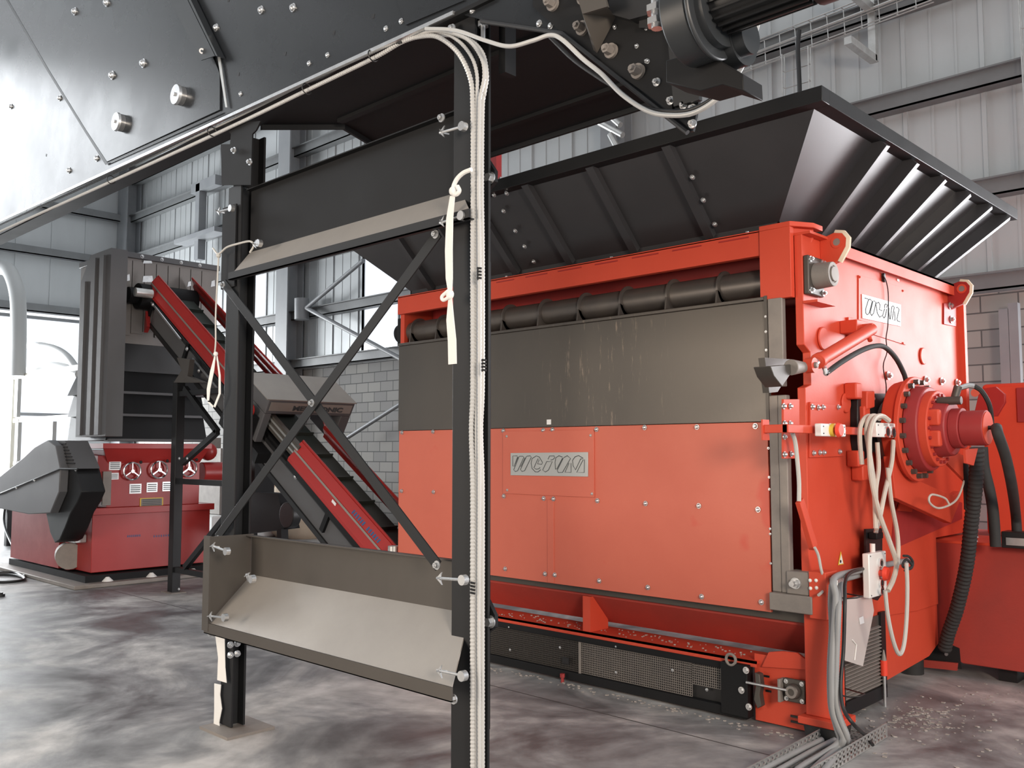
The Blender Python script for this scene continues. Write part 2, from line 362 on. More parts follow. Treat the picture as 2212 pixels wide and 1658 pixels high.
# wind bracing tubes on the back wall
def tubeobj(pts,r,name,m,n=12): return mb().tube(pts,r,n).build(name,m)
A=at(745/1,640,'y',11.0); A=at(662,665,'y',10.95)
for e in ((785,562),(872,778)):
    B_=at(*e,'y',10.95); o=struct(mb().tube([A,B_],.045,10).build('trim_%d'%k,'steel_frame')); k+=1
o=struct(mb().cyl(at(652,690,'y',10.98),at(652,645,'y',10.98),.16,n=10).build('trim_%d'%k,'steel_frame')); k+=1
B_=at(865,872,'y',10.95); A2=at(752,944,'y',10.95)
struct(mb().tube([A2,B_],.04,10).build('trim_%d'%k,'steel_frame')); k+=1
A2=at(1328,245,'y',10.95)
for a,b in (((1295,265),(1345,292)),((1312,245),(1340,270)),((1318,290),(1338,328))):
    struct(mb().tube([at(*a,'y',10.9),at(*b,'y',10.9)],.05,10).build('trim_%d'%k,'galv')); k+=1
# two short channel posts in front of the block wall behind the shredder
for px,tag_y in ((2170,668),(2190,655)):
    p=at(px,tag_y,'y',11.1); struct(mb().box((p.x-.05,p.y-.05,0),(p.x+.05,p.y+.05,p.z)).build('trim_%d'%k,'steel_frame',smooth=0)); k+=1
# wire cable tray along the wall
def wire_tray(p0,p1,name,label,w=.22,h=.07,step=.22,nrm=V((0,-1,0)),r=.006):
    p0=V(p0); p1=V(p1); d=(p1-p0).normalized(); s=nrm.cross(d).normalized(); q=mb()
    for a,b in ((-w/2,0),(0,0),(w/2,0),(-w/2,h),(w/2,h)): q.tube([p0+s*a+nrm*b,p1+s*a+nrm*b],r*1.3,6)
    L_=(p1-p0).length; i=0
    while i*step<=L_:
        c=p0+d*i*step; q.tube([c-s*w/2+nrm*h,c-s*w/2,c+s*w/2,c+s*w/2+nrm*h],r,5); i+=1
    q.tube([p0+s*.03+nrm*.02,p1+s*.03+nrm*.02],.018,6)
    o=q.build(name,'galv'); return tag(o,label,'cable tray')
a=at(1560,148,'y',11.0); b=at(2015,-25,'y',11.0)
wire_tray(a,b,'wall_cable_tray','galvanised wire cable tray running along the high back wall under the top purlin',w=.34,nrm=V((0,-1,0)))
a=at(1722,112,'y',10.9)
wire_tray(a,(a.x,a.y,at(1722,230,'y',10.9).z-.6),'drop_cable_tray','galvanised wire cable tray dropping down the back wall behind the black hopper rim',w=.36)
tag(mb().tube(bez([a+V((.06,-.05,.25)),a+V((.05,-.08,0)),a+V((.06,-.08,-.5)),a+V((.06,-.08,-1.6))]),.03,8).build('power_cable','black'),'thick black cable hanging in the dropping wire tray above the hopper','cable')
a=at(2207,-60,'y',11.0); b=at(2207,330,'y',11.0)
wire_tray((a.x+.12,a.y,a.z),(b.x+.22,b.y,b.z-.3),'riser_cable_tray','light vertical ladder-like cable tray at the far right edge of the back wall',w=.30,step=.32)
# C-shaped bracket carrying the tray
q=mb(); c=at(1880,120,'y',11.0); x=c.x
def P(px,py,Y=10.6): return at(px,py,'y',Y)
q.bar((x,11.1,c.z-.05),(x,11.1,c.z+.75),.09,.09,(0,1,0)); q.bar((x,11.1,c.z-.02),(x,10.35,c.z-.02),.09,.09); q.bar((x,11.1,c.z+.62),(x,10.25,c.z+.62),.09,.09)
tag(q.build('tray_bracket','galv',smooth=0),'pale C-shaped steel bracket holding the cable tray on the back wall','bracket')
# pipe brackets / lamp-like fittings on the left part of the back wall
def hanger(px,top,bot,label,name,Y=10.98):
    a=at(px,top,'y',Y); b=at(px,bot,'y',Y); q=mb().bar(a,(a.x,a.y,b.z),.2,.2,(0,1,0)); q.box((a.x-.35,a.y-.1,a.z-.2),(a.x+.9,a.y+.1,a.z+.05))
    q.box((a.x-.9,a.y-.25,b.z+.5),(a.x+1.2,a.y+.1,b.z+.62)); return tag(q.build(name,'steel_frame',smooth=0),label,'bracket')
hanger(435,398,560,'grey steel hanger with cross arm on the back wall left of the frame leg','pipe_hanger')
# ============================================================ SUPPORT FRAME under the overhead conveyor
fr=thing('support_frame',(-3.94,2.84,0),'dark grey steel leg frame with crossed braces carrying the overhead conveyor','frame')
def hpost(x0,x1,y0,y1,z0,z1,t=.014):
    q=mb(); q.box((x0,y0,z0),(x1,y0+t,z1)); q.box((x0,y1-t,z0),(x1,y1,z1)); q.box(((x0+x1)/2-.006,y0+t,z0),((x0+x1)/2+.006,y1-t,z1)); return q
q=hpost(-3.02,-2.88,2.75,2.85,0.012,3.56); q.build('post','post_grey',fr,bev=.003)
q=hpost(-5.05,-4.90,2.75,2.86,0.62,3.20); q.build('post','post_grey',fr,bev=.003)
q=hpost(-5.03,-4.90,2.76,2.85,0.02,.66); q.build('lower_post','post_grey',fr,bev=.003)
q=mb().box((-5.08,2.66,0),(-4.76,2.96,.016)); q.build('base_plate','dusty_grey',fr)
q=mb().box((-3.12,2.62,0),(-2.76,3.06,.014)); q.build('base_plate','dusty_grey',fr)
# narrow top of the left post with gusset plate
q=hpost(-5.03,-4.90,2.77,2.91,3.2,3.52); q.build('upper_post','black_plate',fr)
g=[at(x,y,'y',2.745) for x,y in ((480,312),(500,312),(502,290),(482,268),(566,262),(556,282),(548,290),(545,400),(548,540),(515,590),(505,590))]
q=mb().prism([(p.x,p.y,p.z) for p in g[:8]]+[at(482,400,'y',2.745)],(0,-.01,0)); q.build('gusset_plate','black_plate',fr)
# tie bar plate on right side of the right post
q=mb().box((-2.79,2.93,1.0),(-2.78,3.0,2.65)); 
q=mb().box((-2.95,2.855,.40),(at(1057,1000,'y',2.86).x,2.868,2.45)); q.build('side_plate','black_plate',fr)
for z in (2.42,.96):
    c=at(1062,385 if z>2 else 1342,'y',2.865); q=mb().prism([(c.x-.10,2.86,c.z-.09),(c.x-.02,2.86,c.z-.05),(c.x+.025,2.86,c.z-.02),(c.x+.025,2.86,c.z+.03),(c.x-.02,2.86,c.z+.09),(c.x-.10,2.86,c.z+.12)],(0,.02,0)).build('tab_plate','black_plate',fr)
    q=mb().cyl((c.x,2.86,c.z),(c.x,2.835,c.z),.02,n=6).cyl((c.x,2.86,c.z),(c.x,2.855,c.z),.028,n=16).build('bolt','zinc',fr)
# crossed flat braces
def flat(a,b,y,w=.055,t=.008):
    return mb().bar(at(*a,'y',y),at(*b,'y',y),t,w,(0,1,0)) if False else mb().bar(at(*a,'y',y),at(*b,'y',y),w,t,(0,-1,0))
flat((484,612),(947,1222),2.735).build('brace','post_grey',fr,bev=.001)
flat((948,502),(468,1162),2.722).build('brace','post_grey',fr,bev=.001)
# guards: folded sheets, dark upright part, sloping part painted paler for light it catches
def guard(zt,zb,zl,yt,yl,xa,xb,lip):
    q=mb(); q.box((xa,yt,zb),(xb,yt+.006,zt)); q.box((xa,yt-.035,zt-.006),(xb,yt+.006,zt)); q.build('guard_plate','guard_dark' if zt<2 else 'black_plate',fr)
    q=mb(); p=[V((xa,yt,zb)),V((xb,yt,zb)),V((xb+.17,yl,zl)),V((xa,yl,zl))]; q.prism(p,(0,.004,-.005)); q.build('sloped_guard','guard_sheet',fr)
    q=mb(); q.box((xa-.03,yl-.012,zl-lip),(xb+.18,yl-.002,zl+.004)); q.box((xa-.03,yl-.012,zl-lip),(xb+.18,yl+.02,zl-lip+.005)); q.build('guard_lip','guard_dark' if zt<2 else 'post_grey',fr)
guard(3.16,2.785,2.645,2.80,2.69,-4.87,-3.02,.04)
guard(1.115,.885,.64,2.84,2.58,-4.85,-3.00,.055)
# end cheek plates of the lower guard
q=mb().prism([(-4.87,2.58,.60),(-4.87,2.86,.60),(-4.87,2.86,1.12),(-4.87,2.58,1.12)],(.008,0,0)); q.build('cheek_plate','guard_dark',fr)
q=mb().box((-4.90,2.565,.60),(-4.83,2.578,1.125)); q.build('cheek_plate','guard_dark',fr)
q=mb().box((-5.09,2.735,2.58),(-4.93,2.745,3.08)); q.build('cheek_plate','black_plate',fr)
# clamps: disc nut, rod and pointed four-wing tip
def clamp(a,b,y):
    A=at(*a,'y',y); B=at(*b,'y',y); d=(B-A).normalized(); q=mb()
    q.cyl(A+V((0,.012,0)),A-V((0,.012,0)),.021,n=18); q.tube([A,B],.006,8)
    for s in (1,-1):
        e=V((0,-1,0)).cross(d).normalized()*s
        q.prism([B,B-d*.035+e*.026,B-d*.025+e*.006],(0,-.006,0))
        q.prism([B-d*.006,B-d*.03+V((0,s*.03,0)),B-d*.018],e*.006)
    q.ball(B-d*.01,.008)
    return q
for a,b in (((1000,273),(950,287)),((998,466),(950,482)),((1001,1252),(944,1248)),((1000,1459),(944,1447))): clamp(a,b,2.68 if b[1]<800 else 2.55).build('clamp_bolt','zinc',fr)
for a,b in (((458,1178),(490,1190)),((452,1330),(486,1333)),((470,458),(500,450)),((532,1240),(545,1250)),((548,530),(560,525))): clamp(b,a,2.53 if b[1]>800 else 2.68).build('clamp_bolt','zinc',fr)
repeat(fr,'bolt',hexbolt((0,-1,0),.014,.02),'zinc',[at(x,y,'y',2.72) for x,y in ((675,870),(945,1220),(942,506),(483,615),(472,1163),(507,325),(541,350),(955,255),(978,62))])
repeat(fr,'bolt',hexbolt((1,0,0),.013,.022),'zinc',[at(x,y,'x',-4.86) for x,y in ((497,1392),(512,1389),(497,1414),(512,1411))])
repeat(fr,'bolt',hexbolt((0,-1,0),.014,.024),'zinc',[at(x,y,'y',2.60) for x,y in ((981,1509),(948,1480),(460,1368))])
# top bracket bolting the frame to the conveyor
q=mb().box((-3.14,2.70,3.555),(-2.72,2.96,3.575)); q.build('head_plate','black_plate',fr)
q=mb().box((-2.84,2.86,3.30),(-2.80,2.93,3.56)); q.build('head_plate','black_plate',fr)
for x in (-3.0,-2.86): mb().cyl((x,2.78,3.44),(x,2.78,3.60),.012,n=10).cyl((x,2.78,3.50),(x,2.78,3.525),.024,n=6).cyl((x,2.78,3.575),(x,2.78,3.598),.03,n=6).build('bolt','zinc',fr)
# peeling protective film and tag on the left leg
q=mb(); pts=[(466,1372),(486,1375),(487,1440),(490,1474),(470,1468),(472,1420)]
p=[at(x,y,'y',2.735) for x,y in pts]; q.prism(p,(0,-.003,0)); tag(q.build('peeling_label','white_cloth',smooth=0),'dirty white peeling label stuck on the short left frame leg above the floor','label')
q=mb(); p=[at(x,y,'y',2.745) for x,y in ((464,1475),(478,1478),(476,1500),(480,1530),(474,1560),(477,1580),(462,1583),(464,1530))]; q.prism(p,(0,-.004,0)); tag(q.build('film_strip','white_plastic',smooth=0),'crumpled pale film strip clinging to the left frame leg just above its base plate','film')
# ============================================================ OVERHEAD CONVEYOR
YC=2.72
ov=thing('overhead_conveyor',(-5.5,3.4,3.5),'dark anthracite overhead belt conveyor with bolted side plates crossing above the leg frame','conveyor')
def pl(px,y=YC): return [at(a,b,'y',y) for a,b in px]
main=[(-420,674),(0,478),(480,251),(985,28),(1040,42),(1215,68),(1390,207),(1490,284),(1497,283),(1512,205),(1512,-160),(985,-330),(-420,-260)]
mb().prism(pl(main),(0,.012,0)).build('side_plate','overhead_plate',ov,smooth=0)
mb().prism(pl([(16,0),(103,150),(185,282),(232,351),(478,238),(478,160),(400,-30),(-1,-30)]),(0,-.010,0)).build('access_plate','overhead_plate',ov,bev=.002,smooth=0)
mb().prism(pl([(-3,-30),(13,0),(100,150),(182,283),(228,356),(478,244),(478,240),(232,351),(186,281),(104,148),(18,0),(1,-30)],YC-.0105),(0,-.001,0)).build('seam_gap','black',ov,smooth=0)
q=mb().prism(pl([(352,-30),(392,-30),(466,121),(436,131)],YC-.05),(0,-.006,0)); q.prism(pl([(392,-30),(466,121),(470,121),(398,-30)],YC-.056),(0,.05,0)); q.build('folded_flange','gear_grey',ov,smooth=0)
q=mb().prism(pl([(398,-30),(470,118),(488,232),(492,232),(476,118),(404,-30)],YC-.012),(0,-.004,0)); q.build('plate_edge','galv',ov,smooth=0)
mb().annulus(at(436,110,'y',YC-.056),at(436,110,'y',YC-.062),.017,.008,n=20).build('grommet','zinc',ov)
mb().prism(pl([(848,-30),(879,55),(1005,2),(1010,-30)]),(0,-.008,0)).build('cover_plate','overhead_plate',ov,smooth=0)
q=mb().prism(pl([(1157,-30),(1154,16),(1240,92),(1388,196),(1455,240),(1460,150),(1452,-30)]),(0,-.010,0)); q.build('head_plate','black_plate',ov,smooth=0)
# bright rolled edge of the side plate
e0=at(-420,670,'y',YC-.01); e1=at(0,472,'y',YC-.01); e2=at(985,26,'y',YC-.01)
mb().prism([e1+(e0-e1)*1,e2,e2+V((0,0,-.018)),e0+V((0,0,-.024))],(0,-.02,0)).build('edge_flange','zinc',ov,smooth=0)
a,b,c,d_=pl([(1040,46),(1215,72),(1390,211),(1485,286)],YC-.012)
mb().tube([a,b,c,d_],.010,8).build('edge_flange','black',ov)
# underside trough
zb=3.6
poly=[(-10.6,2.735),(-2.55,2.735),(-2.55,4.25),(-4.80,4.25),(-4.72,3.62),(-4.567,3.24),(-4.935,2.89),(-10.6,2.87)]
mb().prism([(x,y,zb) for x,y in poly],(0,0,.012)).build('bottom_plate','black_plate',ov,smooth=0)
q=mb(); up=[(-2.55,4.25),(-4.80,4.25),(-4.72,3.62),(-4.567,3.24),(-4.935,2.89)]
for (x0,y0),(x1,y1) in zip(up,up[1:]): q.prism([(x0,y0,zb-.03),(x1,y1,zb-.03),(x1,y1,zb+.02),(x0,y0,zb+.02)],(0,-.02,0) if abs(y1-y0)<.1 else (.02,0,0))
q.build('trough_lip','post_grey',ov,smooth=0)
q=mb().box((-4.8,4.24,zb),(-2.55,4.26,4.6)); q.box((-2.56,2.74,zb),(-2.54,4.25,4.5)); q.build('far_side_plate','overhead_plate',ov,smooth=0)
q=mb()
for yy in (3.15,3.9): q.box((-4.5,yy,zb-.022),(-2.6,yy+.04,zb))
q.build('trough_rib','black_plate',ov,smooth=0)
big=[(163,25),(232,6),(311,137),(244,163)]
repeat(ov,'bolt',dome((0,-1,0),.026,.03),'zinc',[at(x,y,'y',YC-.01) for x,y in big])
repeat(ov,'bolt',dome((0,-1,0),.020,.022),'zinc',[at(x,y,'y',YC) for x,y in ((130,212),(25,230),(468,60),(565,22),(634,17),(210,342),(150,368),(520,203),(668,137),(708,119),(834,62),(867,46),(1020,23),(1165,51),(1190,56))][:7])
repeat(ov,'bolt',dome((0,-1,0),.012,.012),'zinc',[at(x,y,'y',YC) for x,y in ((520,203),(668,137),(708,119),(834,62),(867,46),(1020,23),(1165,51),(1190,56))])
repeat(ov,'bolt',dome((0,-1,0),.007,.012),'zinc',[at(x,y,'y',YC-.01) for x,y in ((1329,59),(1376,100),(1397,132),(1397,61),(1400,133))])
repeat(ov,'bolt',hexbolt((0,-1,0),.020,.045),'dusty_grey',[at(x,y,'y',YC-.01) for x,y in ((1196,10),(1260,62),(1322,111),(1380,155),(1262,-4))])
repeat(ov,'bolt',hexbolt((0,-1,0),.011,.02),'zinc',[at(x,y,'y',YC-.01) for x,y in ((1420,178),(1450,218),(1478,228),(1497,235),(1497,268))])
def disc():
    q=mb(); q.cyl((0,0,0),(0,-.035,0),.062,n=36); q.cyl((0,-.035,0),(0,-.052,0),.068,.064,n=36); q.cyl((0,-.052,0),(0,-.062,0),.013,n=6); return q
repeat(ov,'roller_cap',disc,'zinc',[at(x,y,'y',YC-.01) for x,y in ((264,266),(394,208))])
q=mb()
for x,y in ((100,335),(515,160),(616,116),(721,71),(806,35),(494,0)):
    c=at(x,y,'y',YC); q.bar(c,c-V((0,.0015,0)),.022,.022,(.35,0,1))
q.build('square_hole','black',ov,smooth=0)
# angled gusset bracket on the head plate
a,b,c,d_,e_,f_=pl([(1240,-30),(1258,30),(1330,38),(1290,115),(1282,106),(1262,-30)],YC-.012)
q=mb(); 
g1=pl([(1240,-30),(1258,30),(1312,14),(1300,-30)],YC-.14); q.prism(g1,(0,.012,0))
h=pl([(1258,30),(1312,14),(1330,38),(1290,115),(1282,108)],YC-.012); q.add([g1[1],g1[2],h[2],h[3],h[4]],[(0,1,2),(0,2,3),(0,3,4)])
q.add([g1[0],g1[1],h[4],h[0]],[(0,1,2,3)]); q.build('gusset_bracket','guard_dark',ov,smooth=0)
# gear motor: round gearbox housing, flange, finned motor along +X, torque arm box
gm=thing('gear_motor',(-1.55,2.35,2.75),'dark grey gear motor with finned motor hanging beside the conveyor head','motor')
gy=2.34
c=at(1512,34,'y',gy)
q=mb(); q.cyl((c.x-.055,gy,c.z),(c.x+.035,gy,c.z),.142,n=40); q.cyl((c.x+.035,gy,c.z),(c.x+.05,gy,c.z),.148,n=40); q.build('gearbox','gear_grey',gm,bev=.006)
q=mb(); q.cyl((c.x+.05,gy,c.z),(c.x+.075,gy,c.z),.115,n=36); q.build('flange','gear_grey',gm)
q=mb(); q.cyl((c.x+.075,gy,c.z+.01),(c.x+.40,gy,c.z+.01),.080,n=30)
for i in range(22):
    t=2*math.pi*i/22; p0=V((c.x+.085,gy+.078*math.cos(t),c.z+.01+.078*math.sin(t))); q.bar(p0,p0+V((.27,0,0)),.006,.03,(0,math.cos(t),math.sin(t)))
q.build('motor_body','anthracite',gm)
q=mb(); q.cyl((c.x+.37,gy,c.z+.01),(c.x+.58,gy,c.z+.01),.102,n=32); q.build('fan_cowl','anthracite',gm,bev=.006)
q=mb(); q.prism(pl([(1438,130),(1518,108),(1604,160),(1606,196),(1560,182),(1512,196),(1438,178)],gy+.05),(0,.12,0)); q.build('torque_arm','black_plate',gm,bev=.004)
q=mb(); q.cyl(at(1575,92,'y',gy+.12),at(1575,92,'y',gy+.12)+V((.05,0,0)),.085,n=30); q.cyl(at(1578,92,'y',gy+.10),at(1578,92,'y',gy+.10)+V((.07,0,0)),.055,n=26); q.build('bearing_hub','gear_grey',gm)
q=mb(); p=at(1419,14,'y',gy-.10); q.cyl(p+V((0,0,.06)),p-V((0,0,.07)),.018,n=10); q.cyl(p-V((0,0,.04)),p-V((0,0,.06)),.032,n=6); q.cyl(p-V((0,0,.0)),p-V((0,0,.02)),.034,n=6); q.build('mount_bolt','zinc',gm)
q=mb(); q.prism(pl([(1310,-40),(1318,30),(1360,42),(1405,30),(1430,-40)],YC-.06),(0,.05,0)); q.prism(pl([(1385,-40),(1380,60),(1440,60),(1455,230),(1510,215),(1510,-40)],YC-.03),(0,.02,0)); q.build('mounting_plate','black',gm,smooth=0)
# ============================================================ CONDUITS strapped to the frame
def cond(name,path,r,label,m='conduit_grey',pitch=.016,group='conduits on the leg frame'):
    return tag(corrugated(mb(),path,r,pitch).build(name,m,smooth=30),label,'conduit',group)
def pp(l,y): return [at(a,b,'y',y) for a,b in l]
# along the lower conveyor edge, then down the right post; four run side by side
base=[(1000,1700),(1000,1600),(1001,1300)]
def run(dx,dy,y,top,tail): 
    down=[(1021+dx,1760),(1021+dx,1600),(1021+dx+random.uniform(-1.5,1.5),1350),(1021+dx,1060),(1021+dx+random.uniform(-4,3),930),(1021+dx,830),(1021+dx,560),(1021+dx+random.uniform(-2,2),400),(1021+dx,235)]
    return pp(down,y)[0:]+pp(top,y)+pp(tail,y)
tailA=[(860,98),(806,126),(663,195),(490,278),(240,392),(0,500),(-300,638)]
cond('flexible_conduit',run(0,0,2.72,[(1016,170),(990,115),(950,82),(915,78)],[(870,90)]+tailA[1:]),.0115,'thick grey corrugated conduit, lowest line hugging the conveyor edge and leftmost down the post')
cond('flexible_conduit',run(8,0,2.735,[(1030,160),(1012,112),(975,78),(925,66)],[(880,76),(830,101),(690,165),(480,268),(235,379),(0,486),(-300,620)]),.009,'thinner grey conduit just above the thick one along the conveyor edge')
cond('flexible_conduit',run(15,0,2.725,[(1038,205),(1046,165),(1040,125),(1010,85),(960,68)],[(920,70),(880,86)]),.0095,'grey corrugated conduit making the widest bend at the top right of the post')
cond('flexible_conduit',run(22,0,2.75,[(1047,200),(1052,160),(1040,110),(1000,80)],[(930,76),(880,80)]),.0095,'rightmost grey conduit running down the front post')
cond('black_cable',pp([(870,90),(800,112),(740,142),(700,165),(640,187),(560,222),(400,300),(235,378),(0,486),(-300,620)],2.715),.008,'thin black cable between the conduits along the conveyor edge','black',.05)
tag(mb().tube(bez(pp([(920,62),(985,66),(1050,88),(1100,100),(1150,88),(1188,76),(1215,86),(1260,128),(1300,160),(1345,205),(1400,240),(1450,249),(1500,243),(1550,212),(1590,165),(1620,105),(1640,40)],2.66),10),.009,10).build('motor_cable','conduit_grey'),'light grey power cable looping under the conveyor head to the gear motor','cable')
tag(mb().tube(bez(pp([(1188,80),(1240,130),(1300,172),(1330,190),(1380,228),(1440,240),(1500,234),(1560,195),(1605,130),(1640,36)],2.69),10),.008,10).build('motor_cable','black'),'black power cable sagging beside the grey one under the conveyor head','cable')
# cable ties round the bundle on the post
k=0
for z_px,(a0,a1) in ((1635,(977,1050)),(1335,(977,1052)),(1050,(975,1052)),(838,(977,1052)),(548,(983,1052)),(500,(984,1050)),(212,(984,1052)),(195,(984,1050))):
    p=at(a0+2,z_px,'y',2.74); z=p.z
    q=mb(); q.tube([(-3.024,2.745,z),(-3.024,2.745,z),(-2.955,2.742,z-.002),(-2.93,2.70,z-.006),(-2.86,2.695,z-.008),(-2.80,2.715,z-.004),(-2.80,2.77,z),(-2.86,2.94,z+.003)],.0035,6)
    tag(q.build('cable_tie','black'),'black cable tie around post and conduits, '+['lowest, near the floor','beside the pale sloping sheet of the lower guard','level with the top of the silver nameplate plate','level with the middle of the grey cover','just below the upper guard corner','level with the lip of the upper guard','under the top bend, lower of two','under the top bend, upper of two'][k],'cable tie'); k+=1
for i,(x,y) in enumerate(((806,120),(663,192),(458,284),(240,388))):
    p=at(x,y,'y',2.71); tag(mb().ring(p,(1,0,.1),.030,.0035,n=20,k=6).build('cable_tie','black'),'black cable tie on the conduits under the conveyor edge, '+['nearest the top bend','second from the top bend','near the left frame leg','leftmost of all'][i],'cable tie')
# long black tape wraps
for px,py,lab in ((1036,592,'between the two straps'),(1046,790,'beside the grey cover middle'),(1022,1270,'beside the clamp of the lower guard')):
    p=at(px,py,'y',2.69); q=mb()
    for i in range(4): q.tube([p+V((-.012,0,-.02+i*.014)),p+V((0,-.012,-.017+i*.014)),p+V((.016,-.004,-.02+i*.014))],.005,6)
    tag(q.build('tape_wrap','black'),'small black tape wrap on the conduits '+lab,'tape')
# ============================================================ STRAPS
q=mb(); P2=lambda l,y:[at(a,b,'y',y) for a,b in l]
def ribbon(q,l,w,y,t=.003):
    p=P2(l,y); 
    for (a,b),(wa,wb) in zip(zip(p,p[1:]),zip(w,w[1:])):
        q.add([a-V((wa,0,0)),a+V((wa,0,0)),b+V((wb,0,0)),b-V((wb,0,0)),a-V((wa,-t,0)),a+V((wa,t,0)),b+V((wb,t,0)),b-V((wb,-t,0))],[(0,1,2,3),(7,6,5,4),(0,3,7,4),(1,5,6,2)])
st=thing('white_strap',at(975,590,'y',2.66),'long white webbing strap knotted on the front post, hanging past the grey cover','strap')
q=mb(); ribbon(q,[(977,422),(971,470),(969,540),(970,600),(972,632)],[.016,.022,.024,.022,.012],2.66); q.build('hanging_strap','white_cloth',st,smooth=0)
q=mb(); ribbon(q,[(972,640),(972,690),(976,735),(977,786)],[.010,.024,.026,.026],2.655); q.build('strap_tail','white_cloth',st,smooth=0)
q=mb(); q.tube(bez(P2([(1018,366),(1000,374),(985,390),(978,412),(985,420),(992,412),(988,402)],2.66),6),.010,8); q.ball(at(978,412,'y',2.66),.020,1,.7,1); q.build('knot','white_cloth',st); mb().ball(at(972,636,'y',2.655),.022,1,.6,1).build('knot','white_cloth',st); mb().tube(bez(P2([(972,640),(958,648),(955,640),(968,628)],2.65),6),.008,8).build('knot_loop','white_cloth',st)
st=thing('grey_strap',at(467,600,'y',2.70),'thin greyish strap tied round the left frame leg with a drooping looped tail','strap')
q=mb(); q.tube(bez(P2([(460,536),(472,548),(490,534),(515,526),(540,521),(548,530),(540,545)],2.68),6),.006,6); q.ball(at(472,552,'y',2.68),.014); q.build('knot','cable_grey',st)
q=mb(); q.tube(bez(P2([(472,555),(470,600),(466,680),(466,735),(464,762)],2.68),6),.005,6); q.build('cord','cable_grey',st)
q=mb(); ribbon(q,[(464,768),(458,800),(450,840),(449,865)],[.006,.022,.02,.012],2.68); ribbon(q,[(468,768),(474,810),(474,850),(462,880),(450,868)],[.006,.010,.012,.012,.012],2.69); q.ball(at(466,764,'y',2.68),.014); q.build('strap_tail','white_cloth',st,smooth=0)
# ============================================================ SHREDDER
XS=-2.45; FY=4.95
sh=thing('shredder',(-4.3,6.2,0),'large red single-shaft shredder with grey upper cover under the black feed hopper','shredder')
def fp(px,y=FY): return [at(a,b,'y',y) for a,b in px]
def spx(px,x=XS): return [at(a,b,'x',x) for a,b in px]
# housing: rear body, side plates
mb().prism([(-6.09,y,z) for y,z in ((5.45,.72),(6.98,.72),(6.98,.975),(7.62,.975),(7.62,2.86),(5.45,2.86))],(3.59,0,0)).build('housing','red',sh,smooth=0)
mb().box((-6.0,5.2,.72),(-2.6,5.45,1.9)).build('front_plate','deep_red',sh,smooth=0)
o=[(1690,640),(1690,1290),(1775,1290),(1905,1225),(2075,1170),(2076,835),(2062,618),(1785,523),(1722,512)]
side=[(4.985,.78),(4.985,1.97),(5.06,1.99),(5.06,2.18),(4.985,2.22),(4.985,2.87),(7.62,2.87),(7.62,.975),(6.985,.975),(6.985,.5),(6.6,.5),(5.6,.56),(5.12,.62)]
mb().prism([(-2.50,y,z) for y,z in side],(.05,0,0)).build('side_plate','red',sh,bev=.004)
mb().prism([(-6.14,y,z) for y,z in side],(.05,0,0)).build('side_plate','red',sh,smooth=0)
# top beam across the front with hollow underside
q=mb(); q.box((-6.14,4.95,2.775),(-2.66,4.965,2.925)); q.box((-6.14,4.95,2.915),(-2.55,5.45,2.93)); q.box((-6.14,4.965,2.775),(-2.66,5.0,2.785))
q.build('top_beam','red',sh,bev=.002)
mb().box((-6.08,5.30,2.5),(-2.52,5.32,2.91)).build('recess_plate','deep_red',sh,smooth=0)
q=mb()
q.box((-2.70,4.94,2.50),(-2.50,4.985,2.92)); q.prism([(-2.70,4.94,2.92),(-2.50,4.94,2.92),(-2.42,5.08,2.92),(-2.42,5.2,2.92),(-2.70,5.2,2.92)],(0,0,.03)); q.prism([(-2.54,4.945,2.55),(-2.44,5.12,2.86),(-2.44,5.12,2.92),(-2.54,4.945,2.92)],(-.01,0,0))
q.build('corner_gusset','red',sh,bev=.003)
# weld slits along the beam
pts=[(1072,600,1110),(1135,589,1182),(1205,576,1256),(1285,562,1334),(1365,546,1422),(1452,530,1515),(1552,509,1617)]
sl=[]
for a,z,b in pts:
    A=at(a,z-1,'y',4.948); B=at(b,z-10,'y',4.948); sl.append((A,B))
for A,B in sl: mb().box((A.x,4.9475,2.895),(B.x,4.95,2.903)).build('weld_slit','deep_red',sh,smooth=0)
for x,y in ((1094,585),(1321,550),(1614,494)):
    p=at(x,y,'y',5.0); mb().cyl((p.x,5.0,2.93),(p.x,5.0,2.948),.011,n=8).build('bolt','zinc',sh)
# side rim flange
q=mb(); q.box((-2.51,4.99,2.87),(-2.40,7.62,2.885)); q.box((-2.41,5.25,2.80),(-2.40,7.55,2.885)); q.build('rim_flange','red',sh,smooth=0)
# lifting lugs
def lug(c,ax,label=None,m='red'):
    y0=c[1]; q=mb(); x,z=c[0],c[2]
    pts=[(-2.45,z-.14),(-2.34,z-.10),(-2.29,z-.02),(-2.285,z+.03),(-2.31,z+.065),(-2.36,z+.075),(-2.45,z+.05)]
    q.prism([(a,y0,b) for a,b in pts],(0,.04,0)); o=q.build('lifting_lug',m,sh,bev=.003)
    mb().tube([V((a_,y0+.02,b_)) for a_,b_ in pts[1:6]],.021,6).build('lug_edge','bag_cloth',o)
    mb().annulus((-2.345,y0-.003,z+.015),(-2.345,y0+.043,z+.015),.036,.022).build('lug_eye','red',o)
    mb().cyl((-2.345,y0-.002,z+.015),(-2.345,y0-.001,z+.015),.022).build('eye_hole','dusty_grey',o)
lug((0,5.22,2.83),0); lug((0,7.4,2.83),0,m='deep_red'); 
